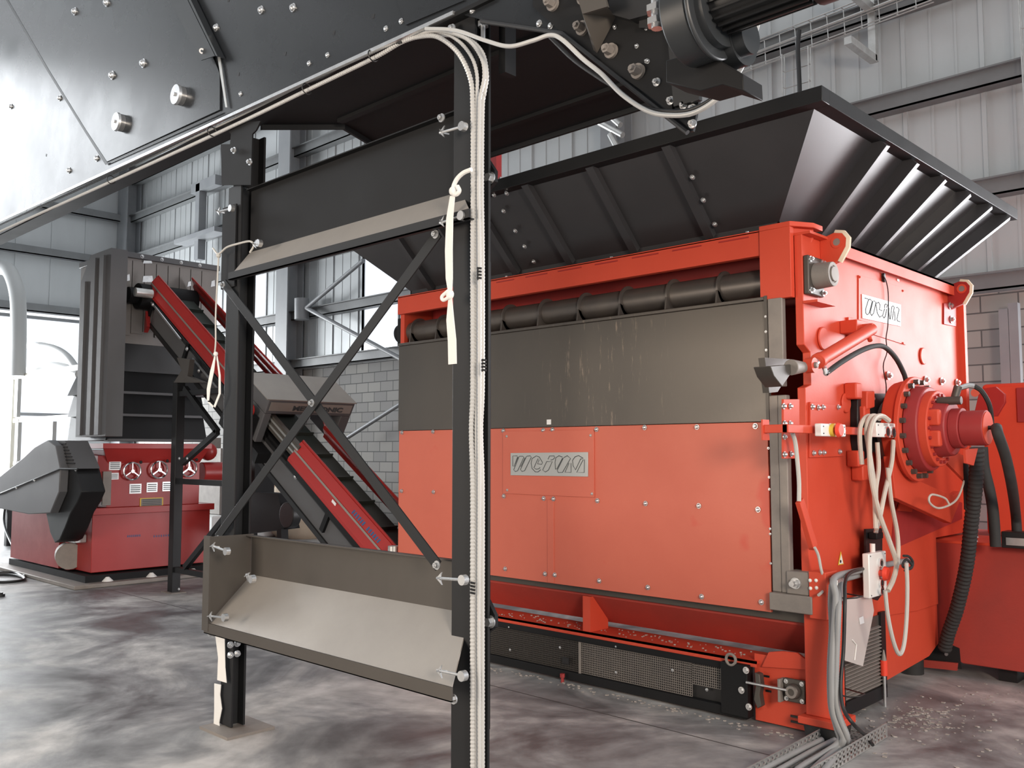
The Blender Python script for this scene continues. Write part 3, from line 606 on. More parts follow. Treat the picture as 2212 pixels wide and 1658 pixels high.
# lower red cover with raised strip, sub plate, bolts
q=mb().box((-6.10,4.945,.668),(-2.672,4.965,1.774)); q.build('lower_cover','cover_red',sh,bev=.002)
a,b,c,d_=fp([(1088,932),(1285,926),(1285,1075),(1090,1068)],4.944)
mb().box((a.x,4.935,c.z+.004),(c.x,4.945,a.z)).build('cover_plate','cover_red',sh,bev=.001)
a=at(1182,1078,'y',4.94); b=at(1196,1252,'y',4.94)
mb().box((a.x,4.940,.672),(b.x,4.945,a.z)).build('joint_strip','cover_red',sh,bev=.001)
mb().box((a.x-.004,4.944,.672),(a.x,4.9448,a.z)).build('joint_gap','deep_red',sh,smooth=0)
B1=[(1088,930),(1174,929),(1194,928),(1289,927),(1393,923),(1506,922),(1632,920),(1089,1071),(1175,1076),(1196,1077),(1291,1081),(1395,1087),(1510,1092),(1638,1100),(1092,1228),(1178,1239),(1199,1241),(1295,1254),(1400,1268),(1516,1288),(1645,1300),(869,934),(936,932),(868,1060),(937,1062),(869,1199)]
repeat(sh,'bolt',dome((0,-1,0),.0135,.018),'zinc',fp(B1,4.943))
repeat(sh,'bolt',dome((0,-1,0),.008,.010),'galv',fp([(1095,942),(1276,940),(1096,1058),(1279,1066)],4.935))
# upper grey cover with rolled lip and hinge strip
q=mb().box((-6.12,4.95,1.776),(-2.675,4.962,2.50)); q.box((-6.12,4.938,2.50),(-2.675,4.962,2.522)); q.build('upper_cover','steel_cover',sh,bev=.004)
q=mb().box((-2.675,4.935,1.776),(-2.655,4.965,2.525)); q.build('cover_edge','guard_dark',sh,smooth=0)
repeat(sh,'bolt',dome((0,-1,0),.006,.008),'zinc',[V((-2.665,4.935,z)) for z in (2.4,2.31,2.2,2.12,2.02)])
q=mb().box((-2.655,4.94,1.98),(-2.56,4.985,2.51)); q.build('guide_rail','dusty_grey',sh,bev=.006)
q=mb().box((-2.66,4.94,.79),(-2.60,4.985,1.93)); q.box((-2.60,4.935,.79),(-2.545,4.985,1.93)); q.build('guide_rail','dusty_grey',sh,bev=.006)
repeat(sh,'bolt',dome((0,-1,0),.006,.008),'zinc',[V((-2.668,4.944,z)) for z in (1.62,1.45,1.38,1.15,1.12,.95)])
a=at(1184,911,'y',4.94); mb().box((a.x-.02,4.947,a.z-.018),(a.x+.02,4.95,a.z+.018)).build('sticker','white_label',sh,smooth=0)
# hinged roller with cam ribs
RC=(5.09,2.63)
mb().cyl((-6.14,RC[0],RC[1]),(-2.69,RC[0],RC[1]),.088,n=36).build('roller','roller_steel',sh)
for x in (-3.02,-3.40,-3.78,-4.15,-4.53,-4.91,-5.29,-5.67,-6.0):
    q=mb(); q.annulus((x-.006,RC[0],RC[1]),(x+.006,RC[0],RC[1]),.112,.086,n=32)
    q.prism([(x-.006,RC[0]-.11,RC[1]-.02),(x-.006,RC[0]-.125,RC[1]-.12),(x-.006,RC[0]+.05,RC[1]-.12),(x-.006,RC[0]+.05,RC[1]-.09)],(.012,0,0)); q.build('roller_rib','roller_steel',sh)
q=mb(); q.box((-2.69,4.945,2.50),(-2.675,5.14,2.74)); q.build('end_plate','dusty_grey',sh)
q=mb(); q.cyl((-2.72,RC[0],RC[1]),(-2.50,RC[0],RC[1]),.05,n=20); q.build('roller_shaft','roller_steel',sh)
q=mb(); q.prism([(-2.449,RC[0]-.10,RC[1]-.115),(-2.449,RC[0]+.10,RC[1]-.115),(-2.449,RC[0]+.10,RC[1]+.115),(-2.449,RC[0]-.10,RC[1]+.115)],(.035,0,0)); q.build('bearing_plate','guard_dark',sh,bev=.008)
q=mb(); c=V((-2.414,RC[0],RC[1])); q.cyl(c,c+V((.10,0,0)),.078,.072,n=36); q.annulus(c+V((.10,0,0)),c+V((.105,0,0)),.072,.050); q.cyl(c+V((.09,0,0)),c+V((.112,0,0)),.044,n=28); q.build('bearing','dusty_grey',sh,bev=.003)
repeat(sh,'bolt',hexbolt((1,0,0),.012,.02),'zinc',[V((-2.414,RC[0]+a,RC[1]+b)) for a,b in ((-.078,.092),(-.078,-.092),(.078,.092),(.078,-.092))])
q=mb().box((-2.449,4.98,2.46),(-2.36,5.22,2.475)); q.build('bearing_shelf','red',sh,smooth=0)
q=mb(); q.box((-6.19,4.99,2.51),(-6.14,5.19,2.75)); q.build('bearing_plate','black_plate',sh,bev=.006)
q=mb(); q.cyl((-6.19,RC[0],RC[1]),(-6.26,RC[0],RC[1]),.085,n=30); q.build('bearing','black_plate',sh)
# nameplates: strokes traced from the plate (closed outlines and slanted bars)
def plate(corn,mapf,thick,strokes,r,name_label,bm='plate_silver'):
    a,b,c,d_=corn; n=(b-a).cross(d_-a).normalized()
    if n.dot(V((0,0,CAMH))-a)<0: n=-n
    q=mb().prism([a,b,c,d_],n*thick); o=q.build('nameplate',bm,sh,bev=.001,label=name_label)
    q=mb()
    for s_ in strokes:
        p=[a+(b-a)*u+(d_-a)*v+n*(thick+.0005) for u,v in s_]
        q=mb().tube(p,r,6); q.build('letter_stroke','ink',o)
S=lambda l:[((x-100)/2000,(y-145)/600) for x,y in l]
st1=[S([(290,225),(165,225),(165,500),(205,500),(300,245)]),S([(340,240),(190,600),(240,645),(300,620),(470,260),(440,235),(350,235)]),
 S([(540,240),(375,590),(420,640),(490,620),(670,260),(640,225),(550,235)]),S([(850,300),(740,540),(800,580),(860,570),(905,535)]),
 S([(920,590),(850,650),(780,650),(690,560),(665,420),(690,300),(800,230),(880,255),(965,400),(950,450),(835,440),(880,330)]),
 S([(1110,320),(1150,235),(1270,235),(1280,280),(1240,325),(1180,340)]),S([(1080,375),(1220,380),(1120,600),(1040,650),(970,600),(1075,380)]),
 S([(1480,265),(1390,230),(1310,280),(1290,400),(1300,580),(1340,560),(1480,290)]),S([(1500,290),(1345,600),(1370,660),(1480,655),(1680,300),(1600,230),(1510,280)]),
 S([(1640,420),(1540,655),(1690,655),(1690,420)]),S([(1930,310),(1800,590),(1740,480),(1730,350),(1790,260),(1880,230),(1990,300),(1930,320)]),S([(1990,330),(1830,655),(2010,655),(2020,330)]),
 S([(230,440),(310,260)]),S([(380,520),(500,280)])]
plate(fp([(1104,978),(1271,976),(1271,1029),(1104,1026)],4.934),None,.006,st1,.0026,'brushed silver nameplate with outlined slanted letters')
# side hatch plate with nameplate
a,b,c,d_=spx([(1853,594),(1955,622),(1955,745),(1853,712)],-2.449)
mb().prism([a,b,c,d_],(.006,0,0)).build('hatch_plate','red',sh,bev=.001)
repeat(sh,'bolt',dome((1,0,0),.007,.008),'red',spx([(1857,598),(1950,741),(1950,628)],-2.442))
S2=lambda l:[((x-190)/1390,(y-265-(x-190)*.25)/880) for x,y in l]
st2=[S2([(265,410),(380,440)]),S2([(390,470),(285,830),(290,960),(340,1020),(400,980),(520,520),(440,440),(400,470)]),S2([(540,520),(440,960),(490,1050),(560,960),(650,540),(570,500)]),
 S2([(860,860),(760,820),(790,650),(740,540),(640,620),(690,960),(770,1110),(840,1060)]),S2([(950,760),(950,650),(1000,600),(1060,640),(1030,740)]),S2([(950,790),(870,1060),(920,1140),(970,1080),(1030,800)]),
 S2([(1130,1190),(1100,900),(1110,760)]),S2([(1150,1190),(1220,700),(1270,670),(1310,720),(1220,1190),(1330,1230),(1320,880)]),S2([(1390,740),(1430,710),(1490,800),(1400,1180),(1420,1250),(1520,1280)])]
plate(spx([(1861,635),(1945,658),(1945,705),(1862,687)],-2.442),None,.005,st2,.0034,'white-silver nameplate with outlined letters on the side','white_label')
tag(mb().tube(bez(spx([(1907,592),(1915,610),(1919,640),(1918,700),(1914,730),(1916,760),(1908,790),(1914,830),(1914,852)],-2.425),6),.004,6).build('sensor_wire','black'),'thin black wire hanging down the shredder side over the nameplate','wire')
mb().box(spx([(1937,602)],-2.449)[0],spx([(1943,608)],-2.444)[0]).build('sticker','white_label',sh,smooth=0)
a=spx([(1907,600)],-2.445)[0]; mb().bar(a+V((0,0,.03)),a-V((0,0,.03)),.03,.02).build('sensor_clip','black',sh)
# round bosses and hex bolts on the side
for x,y in ((1776,731),(1992,769),(1825,870)):
    p=spx([(x,y)],-2.45)[0]; mb().cyl(p,p+V((.014,0,0)),.062 if y>760 else .07,n=32).build('boss','red',sh,bev=.006)
repeat(sh,'bolt',hexbolt((1,0,0),.020,.025),'zinc',spx([(2051,660),(2054,690)],-2.436)+spx([(1918,811),(1999,820),(2033,823),(2066,826)],-2.445))
mb().prism(spx([(2036,655),(2062,652),(2062,705),(2036,700)],-2.45),(.012,0,0)).build('pad_plate','deep_red',sh,bev=.002)
q=mb(); q.box((-2.46,7.60,.975),(-2.40,7.66,2.8)); q.build('corner_post','red',sh,bev=.003)
# reinforcement plates with bolt rows by the front edge
for px in ([(1688,862),(1722,862),(1722,990),(1688,990)],[(1746,868),(1818,876),(1818,985),(1746,988)]):
    mb().prism(spx(px,-2.45),(.014,0,0)).build('pad_plate','red',sh,bev=.002)
repeat(sh,'bolt',dome((1,0,0),.013,.018),'zinc',spx([(1692,877),(1706,877),(1754,878),(1767,880),(1777,879),(1810,879),(1694,981),(1708,980),(1757,978),(1770,977),(1779,977),(1813,975),(1694,914),(1706,914),(1694,943)],-2.434))
# bolted anchor blocks and blued bearing block behind the controls
q=mb(); 
for (x,y) in ((1830,845),(1848,895),(1835,990),(1845,1020)):
    p=spx([(x,y)],-2.45)[0]; mb().box((-2.45,p.y-.05,p.z-.05),(-2.37,p.y+.04,p.z+.05)).build('clamp_block','red',sh,bev=.01)
mb().prism(spx([(1853,848),(1924,850),(1930,940),(1860,1000),(1853,950)],-2.40),(-.05,0,0)).build('bearing_block','anthracite',sh,bev=.006)
repeat(sh,'bolt',hexbolt((1,0,0),.02,.03),'zinc',spx([(1877,861),(1922,861)],-2.40))
mb().prism(spx([(1853,845),(1870,845),(1870,880),(1853,885)],-2.42),(.06,0,0)).build('bearing_pad','red',sh,bev=.008)
# hydraulic cylinder on the side with clevis, port and hose
hc=[at(1880,712,'x',-2.30),at(1768,779,'x',-2.30)]
d=(hc[1]-hc[0]).normalized()
q=mb(); q.cyl(hc[0]-d*.02,hc[1],.038,n=28); q.cyl(hc[1]-d*.03,hc[1]+d*.012,.044,n=28); cy=q.build('cylinder_barrel','red',sh,bev=.003)
mb().cyl(hc[1],hc[1]+d*.07,.026,n=20).build('piston_rod','chrome',cy)
q=mb(); p=hc[1]+d*.10; q.annulus(p-V((.025,0,0)),p+V((.025,0,0)),.042,.018); q.build('clevis','red',cy)
q=mb(); p2=at(1708,793,'x',-2.33); q.cyl(p-V((.03,0,0))+d*.03,p2,.030,.044,n=20); q.cyl(p-V((.04,0,0)),p+V((.04,0,0)),.016,n=14); q.build('lever_arm','dusty_grey',sh,bev=.004)
q=mb(); q.prism([at(x,y,'x',-2.33) for x,y in ((1664,790),(1715,786),(1716,796),(1690,835),(1672,812))],(-.10,0,0)); q.build('lever_bracket','guard_dark',sh,bev=.004)
q=mb(); q.prism(spx([(1652,772),(1712,776),(1708,800),(1680,846),(1662,848)],-2.49),(-.04,0,0)); q.build('lever_plate','guard_dark',sh,smooth=0)
p=hc[0]; q=mb().box((-2.45,p.y-.10,p.z-.02),(-2.34,p.y-.02,p.z+.06)); q.cyl((-2.45,p.y+.0,p.z+.01),(-2.28,p.y,p.z+.01),.03,n=18); q.build('cylinder_mount','red',sh,bev=.005)
mb().prism(spx([(1828,685),(1850,690),(1880,700),(1870,725),(1828,740)],-2.45),(.015,0,0)).build('pad_plate','red',sh,bev=.002)
fa=at(1784,806,'x',-2.27); fb=at(1877,735,'x',-2.27)
q=mb(); q.tube([hc[1]-d*.05-V((0,0,.03)),fa+V((0,-.01,.02)),fa],.013,8); q.tube([fa,fa+(fb-fa)*.12],.017,8); q.build('hose_fitting','zinc',sh)
mb().cyl(hc[0]+d*.05,fb+V((0,.02,0)),.014,n=10).build('port_tube','red',sh)
tag(mb().tube(bez([fa]+[at(x,y,'x',-2.26) for x,y in ((1820,780),(1860,757),(1890,747),(1912,750),(1935,773),(1952,805),(1957,822))],8),.016,10).build('hydraulic_hose','rubber'),'black hydraulic hose arching from the slanted red cylinder to the drive','hose')
# drive: housing cone, big flanged ring with bolts, planetary gear, end motor
DY,DZ=6.04,1.745
dr=mb(); dx=lambda a:V((a,DY,DZ))
dr.cyl(dx(-2.45),dx(-2.33),.19,n=40); dr.build('shaft_housing','dusty_grey',sh,bev=.01)
mb().cyl(dx(-2.33),dx(-2.22),.30,.325,n=48).build('drive_flange','red',sh,bev=.008)
mb().annulus(dx(-2.235),dx(-2.205),.335,.27,n=56).build('drive_ring','red',sh,bev=.004)
mb().cyl(dx(-2.205),dx(-2.12),.275,.265,n=48).build('ring_housing','dirty_red',sh,bev=.008)
mb().annulus(dx(-2.13),dx(-2.07),.24,.18,n=48).build('gear_rim','red',sh,bev=.006)
mb().cyl(dx(-2.12),dx(-1.99),.185,.17,n=36).build('planet_gearbox','dirty_red',sh,bev=.008)
q=mb(); q.cyl(dx(-1.99),dx(-1.93),.125,n=32); q.cyl(dx(-1.93),dx(-1.795),.108,n=36); q.build('drive_motor','dirty_red',sh,bev=.004)
mb().cyl(dx(-1.795),dx(-1.79),.10,n=36).build('motor_cap','red',sh)
q=mb(); q.cyl(dx(-1.79),dx(-1.765),.014,n=6); q.cyl(dx(-1.765),dx(-1.745),.02,n=14); q.build('cable_gland','black',sh)
for i in range(20):
    t=2*math.pi*(i+.5)/20; p=dx(-2.205)+V((0,.302*math.cos(t),.302*math.sin(t)))
    mb().cyl(p,p+V((.03,0,0)),.018,n=6).build('bolt','guard_dark',sh)
for i in range(22):
    t=2*math.pi*i/22; p=dx(-2.10)+V((0,.212*math.cos(t),.212*math.sin(t)))
    mb().cyl(p,p+V((.045,0,0)),.010,n=8).build('bolt','dirty_red',sh)
for a,b in ((-.07,.10),(.0,.10),(-.07,.03),(.0,.03),(-.07,-.03),(0,-.03),(-.07,-.10),(0,-.10)):
    p=dx(-1.99)+V((-.05,-.16,b)); p=V((-2.10+(a+.07)*.9,DY-.176+abs(b)*.25,DZ+b)); mb().cyl(p,p+V((.0,-.012,0)),.010,n=8).build('bolt','guard_dark',sh)
for b in (.065,-.065): mb().box((-2.13,DY-.195,DZ+b-.05),(-2.01,DY-.14,DZ+b+.05)).build('gear_pad','red',sh,bev=.012)
q=mb(); q.cyl(dx(-2.06)+V((0,-.06,.17)),dx(-1.92)+V((0,-.06,.17)),.026,n=14); q.cyl(dx(-1.97)+V((0,-.04,.17)),dx(-1.95)+V((0,-.02,.26)),.024,n=12); q.build('brake_valve','guard_dark',sh,bev=.002)
q=mb(); q.tube([dx(-1.95)+V((0,0,.25)),dx(-1.90)+V((0,.02,.265)),dx(-1.87)+V((0,.03,.26))],.017,8); q.build('valve_fitting','zinc',sh)
tag(mb().tube(bez([dx(-1.87)+V((0,.03,.26)),dx(-1.83)+V((0,.05,.22)),dx(-1.81)+V((0,.12,.12)),dx(-1.84)+V((0,.24,-.05))],6),.015,8).build('hydraulic_hose','rubber'),'short black hose bending over the top of the drive motor','hose')
# torque arm and lower cheek of the drive
q=mb(); q.prism(spx([(1925,985),(1965,990),(1990,1040),(2060,1070),(2075,1060),(2075,1078),(2055,1130),(1935,1075)],-2.26),(-.05,0,0)); q.build('torque_arm','red',sh,bev=.004)
mb().prism(spx([(2035,965),(2078,985),(2080,1040),(2060,1020),(2040,1000)],-2.12),(.02,0,0)).build('arm_gusset','red',sh,smooth=0)
mb().prism(spx([(1936,1030),(1960,1052),(2075,1085),(2075,1120),(1938,1180),(1925,1180)],-2.448),(.012,0,0)).build('shadow_plate','dirty_red',sh,smooth=0)  # darker red sheet stands in for shade under the drive
mb().prism(spx([(1953,1053),(1973,1053),(1967,1105),(1936,1102)],-2.43),(.01,0,0)).build('small_plate','red',sh,smooth=0)
q=mb(); q.prism([at(x,y,'x',-1.92) for x,y in ((2080,970),(2107,968),(2098,1005),(2082,1000))],(.015,0,0)); q.build('motor_bracket','red',sh,smooth=0)
tag(mb().tube(bez([at(x,y,'x',-2.1) for x,y in ((2084,1010),(2082,1040),(2065,1080),(2030,1097),(2008,1085),(2012,1068),(2040,1075),(2050,1088))],7),.007,8).build('sensor_cable','cable_tan'),'thin pale cable looping below the drive motor','cable')
# base frame: skirts, ledge, stiffener, right end plate, foot
q=mb().prism([(-6.10,5.10,.75),(-6.10,5.03,.60),(-6.10,5.22,.40),(-6.10,5.26,.40),(-6.10,5.26,.75)],(3.62,0,0)); q.build('base_skirt','skirt_red',sh,smooth=0)
q=mb().box((-6.10,4.99,.345),(-2.80,5.26,.36)); q.box((-6.10,4.99,.325),(-2.80,4.997,.36)); q.build('base_ledge','red',sh,smooth=0)
a=at(1259,1340,'y',5.0); b=at(1275,1340,'y',5.0); mb().prism([(a.x,5.0,.36),(a.x,5.2,.36),(a.x,5.2,.42),(a.x,5.04,.60),(a.x,5.0,.60)],(b.x-a.x,0,0)).build('stiffener','red',sh,smooth=0)
mb().box((-6.10,5.01,.62),(-2.5,5.06,.68)).build('cover_rail','guard_dark',sh,smooth=0)
ep=fp([(1636,1442),(1655,1432),(1735,1440),(1748,1445),(1758,1558),(1636,1538)],5.02)
mb().box((-2.83,5.02,.012),(-2.36,5.03,.40)).build('end_plate','red',sh,bev=.002)
mb().prism(fp([(1660,1408),(1690,1406),(1722,1410),(1742,1425),(1742,1446),(1645,1440)],5.0),(0,.02,0)).build('end_plate','red',sh,bev=.002)
for x,y in ((1656,1460),(1660,1492)):
    p=at(x,y,'y',5.018); mb().box((p.x-.018,5.017,p.z-.006),(p.x+.018,5.02,p.z+.006)).build('slot','black',sh,smooth=0)
for z in (.045,.075): mb().box((-2.60,5.010,z),(-2.37,5.02,z+.012)).build('slot','black',sh,smooth=0)
q=mb().box((-2.475,4.95,.125),(-2.315,5.11,.74)); q.build('corner_post','red',sh,bev=.006)
mb().box((-2.50,4.90,.085),(-2.27,5.14,.125)).build('foot_plate','red',sh,bev=.004)
mb().cyl((-2.385,5.02,0),(-2.385,5.02,.085),.115,.13,n=32).build('rubber_foot','rubber',sh)
# guide block with eye bolt at the corner
mb().box((-2.66,4.90,.69),(-2.40,5.02,.79)).build('guide_block','dusty_grey',sh,bev=.006)
mb().box((-2.56,4.92,.79),(-2.42,5.04,.92)).build('guide_block','dusty_grey',sh,bev=.006)
c=V((-2.50,4.92,.855)); q=mb(); q.cyl(c,c-V((0,.012,0)),.032,n=24); q.cyl(c-V((0,.012,0)),c-V((0,.03,0)),.027,n=6); q.cyl(c-V((0,.03,0)),c-V((0,.06,0)),.016,n=14); q.build('bolt','zinc',sh)
mb().box((-2.42,4.91,.67),(-2.32,5.06,.93)).build('guide_bracket','red',sh,bev=.004)
repeat(sh,'bolt',dome((0,-1,0),.008,.010),'white_plastic',fp([(1750,1253),(1763,1253),(1751,1270),(1764,1269)],4.91))
mb().box((-2.32,4.95,.77),(-2.27,5.03,.90)).build('sensor_head','galv',sh,bev=.003)
# vent grille at the right side of the base
VX=-2.43
mb().box((-2.50,5.20,.04),(-2.44,5.98,.56)).build('side_skirt','guard_dark',sh,smooth=0)
q=mb(); 
q.box((-2.44,5.32,.10),(-2.425,5.36,.60)); q.box((-2.44,5.90,.10),(-2.425,5.97,.58)); q.box((-2.44,5.32,.04),(-2.425,5.97,.12)); gr=q.build('vent_frame','anthracite',sh,smooth=0)
i=0; z=.13
while z<.50: mb().prism([(-2.44,5.36,z),(-2.425,5.36,z+.004),(-2.425,5.36,z+.010),(-2.44,5.36,z+.014)],(0,.54,0)).build('vent_slat','dusty_grey',gr,smooth=0); z+=.022
mb().prism([(-2.46,5.98,.12),(-2.46,6.8,.16),(-2.46,6.985,.22),(-2.46,6.985,.75),(-2.46,5.98,.75)],(-.03,0,0)).build('rear_skirt','red',sh,smooth=0)
a,b,c=spx([(1816,1194),(1822,1218),(1810,1220)],-2.446)
mb().prism([a+V((0,0,.01)),b,c],(.002,0,0)).build('warning_triangle','yellow',sh,smooth=0)
mb().prism([a+V((.003,0,-.006)),b+V((.003,-.012,.006)),c+V((.003,.012,.006))],(.001,0,0)).build('warning_symbol','white_label',sh,smooth=0)
p=spx([(1816,1212)],-2.441)[0]; mb().ball(p,.009,.3,1,1).build('warning_symbol','black',sh)
# discharge mesh conveyor front between shredder feet
dc=thing('discharge_conveyor',(-4.5,5.05,0),'long black discharge conveyor with wire mesh side guards under the shredder','conveyor')
mb().box((-6.9,5.02,.02),(-2.86,5.03,.335)).build('side_plate','black',dc,smooth=0)
mb().box((-6.9,4.98,.285),(-2.86,5.02,.325)).build('top_rail','black_plate',dc,bev=.003)
mb().box((-6.9,4.97,.015),(-2.86,5.02,.07)).build('bottom_rail','black_plate',dc,bev=.003)
def mesh_panel(x0,x1,z0,z1):
    q=mb(); s=.0145; x=x0
    while x<x1: q.box((x,4.992,z0),(x+.003,4.995,z1)); x+=s
    z=z0
    while z<=z1: q.box((x0,4.990,z),(x1,4.993,z+.003)); z+=s
    return q
for x0,x1,z0,z1 in ((-6.85,-5.80,.075,.283),(-5.80,-4.155,.075,.283),(-4.15,-3.25,.075,.283),(-3.25,-3.0,.155,.283)): mesh_panel(x0,x1,z0,z1).build('mesh_guard','guard_dark' if x0<-4.2 else 'dusty_grey',dc,smooth=0)
mb().box((-4.165,4.985,.07),(-4.145,4.99,.285)).build('mesh_frame','dusty_grey',dc,smooth=0)
repeat(dc,'bolt',dome((0,-1,0),.008,.008),'zinc',[at(x,y,'y',4.985) for x,y in ((1100,1354),(1102,1403),(1210,1398),(1331,1396),(1331,1452),(1453,1447),(1527,1489),(1582,1445))])
mb().box((-3.02,4.95,.03),(-2.84,5.02,.335)).build('end_frame','black_plate',dc,bev=.004)
mb().ring((-2.95,4.955,.355),(0,1,0),.032,.009,n=26).build('lifting_eye','dusty_grey',dc)
repeat(dc,'bolt',hexbolt((0,-1,0),.014,.016),'zinc',[at(x,y,'y',4.95) for x,y in ((1612,1447),(1602,1490),(1618,1526))])
q=mb(); q.prism(fp([(1630,1452),(1640,1456),(1643,1480),(1640,1500),(1644,1525),(1636,1530),(1628,1510),(1632,1480)],4.94),(0,.05,0)); q.build('tension_clip','guard_dark',dc,bev=.004)
A=at(1612,1473,'y',4.93); B=at(1700,1490,'y',4.93)
mb().tube([A,B],.008,10).build('tension_rod','zinc',dc)
c=at(1718,1491,'y',4.98); q=mb().box((c.x-.065,4.965,c.z-.065),(c.x+.065,4.99,c.z+.065)); q.cyl((c.x,4.965,c.z),(c.x,4.93,c.z),.045,.038,n=28); q.build('shaft_bearing','guard_dark',dc,bev=.006)
mb().annulus((c.x,4.932,c.z),(c.x,4.925,c.z),.034,.020).build('bearing_ring','dusty_grey',dc)
mb().box((c.x-.085,4.93,c.z-.07),(c.x-.068,5.0,c.z+.06)).build('tension_plate','dusty_grey',dc,bev=.003)
repeat(dc,'bolt',hexbolt((0,-1,0),.009,.014),'zinc',[V((c.x+a,4.965,c.z+b)) for a in (-.048,.048) for b in (-.048,.048)])
a=at(1222,1427,'y',4.965); mb().box((a.x-.03,4.964,a.z-.02),(a.x+.03,4.97,a.z+.025)).build('leveling_block','black',dc)
tag(mb().cyl((a.x,4.93,0),(a.x,4.93,.05),.012,.010,n=10).cyl((a.x,4.93,.035),(a.x,4.93,.06),.018,n=6).build('leveling_screw','dirty_red'),'small red levelling screw on the floor in front of the mesh conveyor','screw')
# ============================================================ FEED HOPPER
hp=thing('feed_hopper',(-4.4,6.3,2.93),'huge black sheet-metal feed hopper with flared ribbed walls on top of the shredder','hopper')
hx0,hx1,hy0,hy1,hz=-6.15,-2.65,5.10,7.50,3.0
fl=.5; rz=3.5
BL,BR,TR,TL=(hx0,hy0),(hx1,hy0),(hx1,hy1),(hx0,hy1)
def wall4(a,b,name,m='hopper_dark'):
    (x0,y0),(x1,y1)=a,b
    sx=lambda x:-fl if x==hx0 else fl
    sy=lambda y:-fl if y==hy0 else fl
    p=[V((x0,y0,hz)),V((x1,y1,hz)),V((x1+sx(x1),y1+sy(y1),rz)),V((x0+sx(x0),y0+sy(y0),rz))]
    n=(p[1]-p[0]).cross(p[3]-p[0]).normalized(); mb().prism(p,-n*.008 if n.z<0 else n*.008).build(name,m,hp,smooth=0); return p
pf=wall4(BL,BR,'front_wall'); pr_=wall4(BR,TR,'side_wall'); pb=wall4(TR,TL,'rear_wall'); pl_=wall4(TL,BL,'side_wall')
q=mb(); t=.012
for (x0,y0,x1,y1) in ((hx0,hy0,hx1,hy0+t),(hx0,hy1-t,hx1,hy1),(hx0,hy0,hx0+t,hy1),(hx1-t,hy0,hx1,hy1)): q.box((x0,y0,2.93),(x1,y1,hz))
q.build('neck','hopper_dark',hp,smooth=0)
X0,X1,Y0,Y1=hx0-fl,hx1+fl,hy0-fl,hy1+fl
def rim(a,b,nm='rim_beam'):
    a=V(a); b=V(b); return mb().bar(a,b,.09,.085).build(nm,'anthracite',hp,bev=.003)
rim((X0-.01,Y0,rz),(X1+.045,Y0,rz)); rim((X1,Y0+.043,rz),(X1,Y1+.045,rz)); rim((X0,Y0+.043,rz),(X0,Y1+.04,rz)); rim((X0+.045,Y1,rz),(X1-.045,Y1,rz))
def rib(lo,hi,n,w=.05,h=.10,end=True):
    lo=V(lo); hi=V(hi); d=(hi-lo).normalized(); n=V(n).normalized(); mb().bar(lo+n*h/2,hi+n*h/2-d*.02,w,h,n).build('wall_rib','hopper_dark' ,hp,smooth=0)
# ribs: front wall and right side wall
nf=V((0,-1,-1)); nr=V((1,0,-1))
for x in (-5.85,-5.35,-4.85,-4.30,-3.72,-3.12):
    lo=V((x,hy0,hz)); hi=V((x,hy0-fl,rz)); rib(lo,hi,nf,.06,.045)
ys=[(5.62,5.55),(5.98,6.02),(6.34,6.50),(6.70,6.98),(7.06,7.46)]
for yb_,yt in ((5.50,5.42),(5.92,5.90),(6.32,6.40),(6.70,6.90),(7.08,7.38),(7.44,7.82)):
    lo=V((hx1,yb_,hz)); hi=V((hx1+fl,yt,rz)); rib(lo,hi,nr,.045,.09)
repeat(hp,'bolt',dome((0,-1,-1),.014,.016),'zinc',[V((x,hy0-.5*t_-.02,hz+.5*t_-.02)) for x,t_ in ((-4.62,.95),(-4.62,.75),(-4.62,.5),(-4.62,.3),(-4.62,.1),(-4.80,.9),(-4.92,.9),(-4.5,.93),(-3.05,.12),(-3.05,.38),(-3.05,.62))])
repeat(hp,'bolt',hexbolt((0,0,1),.014,.02),'zinc',[V((x,Y0,rz+.045)) for x in (-4.9,-4.8,-4.65,-4.55)])
# red flag-like cap left of rim and tab
a=at(1056,332,'y',8.3); b=at(1072,334,'y',8.3); tag(mb().box((a.x,8.3,0),(b.x,8.4,a.z)).build('red_mast','dirty_red'),'dark red mast tip peeking out behind the front post above the hopper rim','mast')
# ============================================================ POWER UNIT (right)
pu=thing('hydraulic_power_unit',(-1.5,7.8,0),'large red hydraulic power unit cabinet standing behind the drive at the right edge','power unit')
q=mb().prism([(-2.74,7.00,.945),(-2.74,7.0,.55),(-2.62,7.0,.12),(-2.35,7.0,.12),(-2.30,7.0,.10),(-.4,7.0,.10),(-.4,7.0,.945)],(0,1.4,0)); q.build('lower_cabinet','skirt_red',pu,bev=.006)
mb().box((-2.62,7.0,.94),(-.4,7.62,.96)).build('lid','red',pu,bev=.003)
q=mb().box((-2.30,7.62,.96),(-.4,8.6,2.12)); q.build('upper_cabinet','red',pu,bev=.03)
mb().prism([(-2.1,7.60,1.95),(-1.85,7.60,1.95),(-1.85,7.60,2.13),(-2.1,7.60,2.13)],(.5,0,0)).build('cabinet_hatch','deep_red',pu,smooth=0) if False else None
mb().box((-2.05,7.605,1.82),(-1.4,7.62,2.08)).build('cabinet_hatch','dirty_red',pu,bev=.003)
q=mb(); q.prism([(-2.28,7.35,1.86),(-2.24,7.35,2.02),(-2.20,7.35,2.07),(-2.12,7.35,2.08),(-2.06,7.35,2.02),(-2.06,7.35,1.96),(-2.12,7.35,1.86)],(0,.04,0)); l=q.build('lifting_lug','deep_red',sh,bev=.003)
p=at(2106,848,'y',7.345); mb().cyl((p.x,7.345,p.z),(p.x,7.349,p.z),.03,n=24).build('eye_hole','cover_red',l)
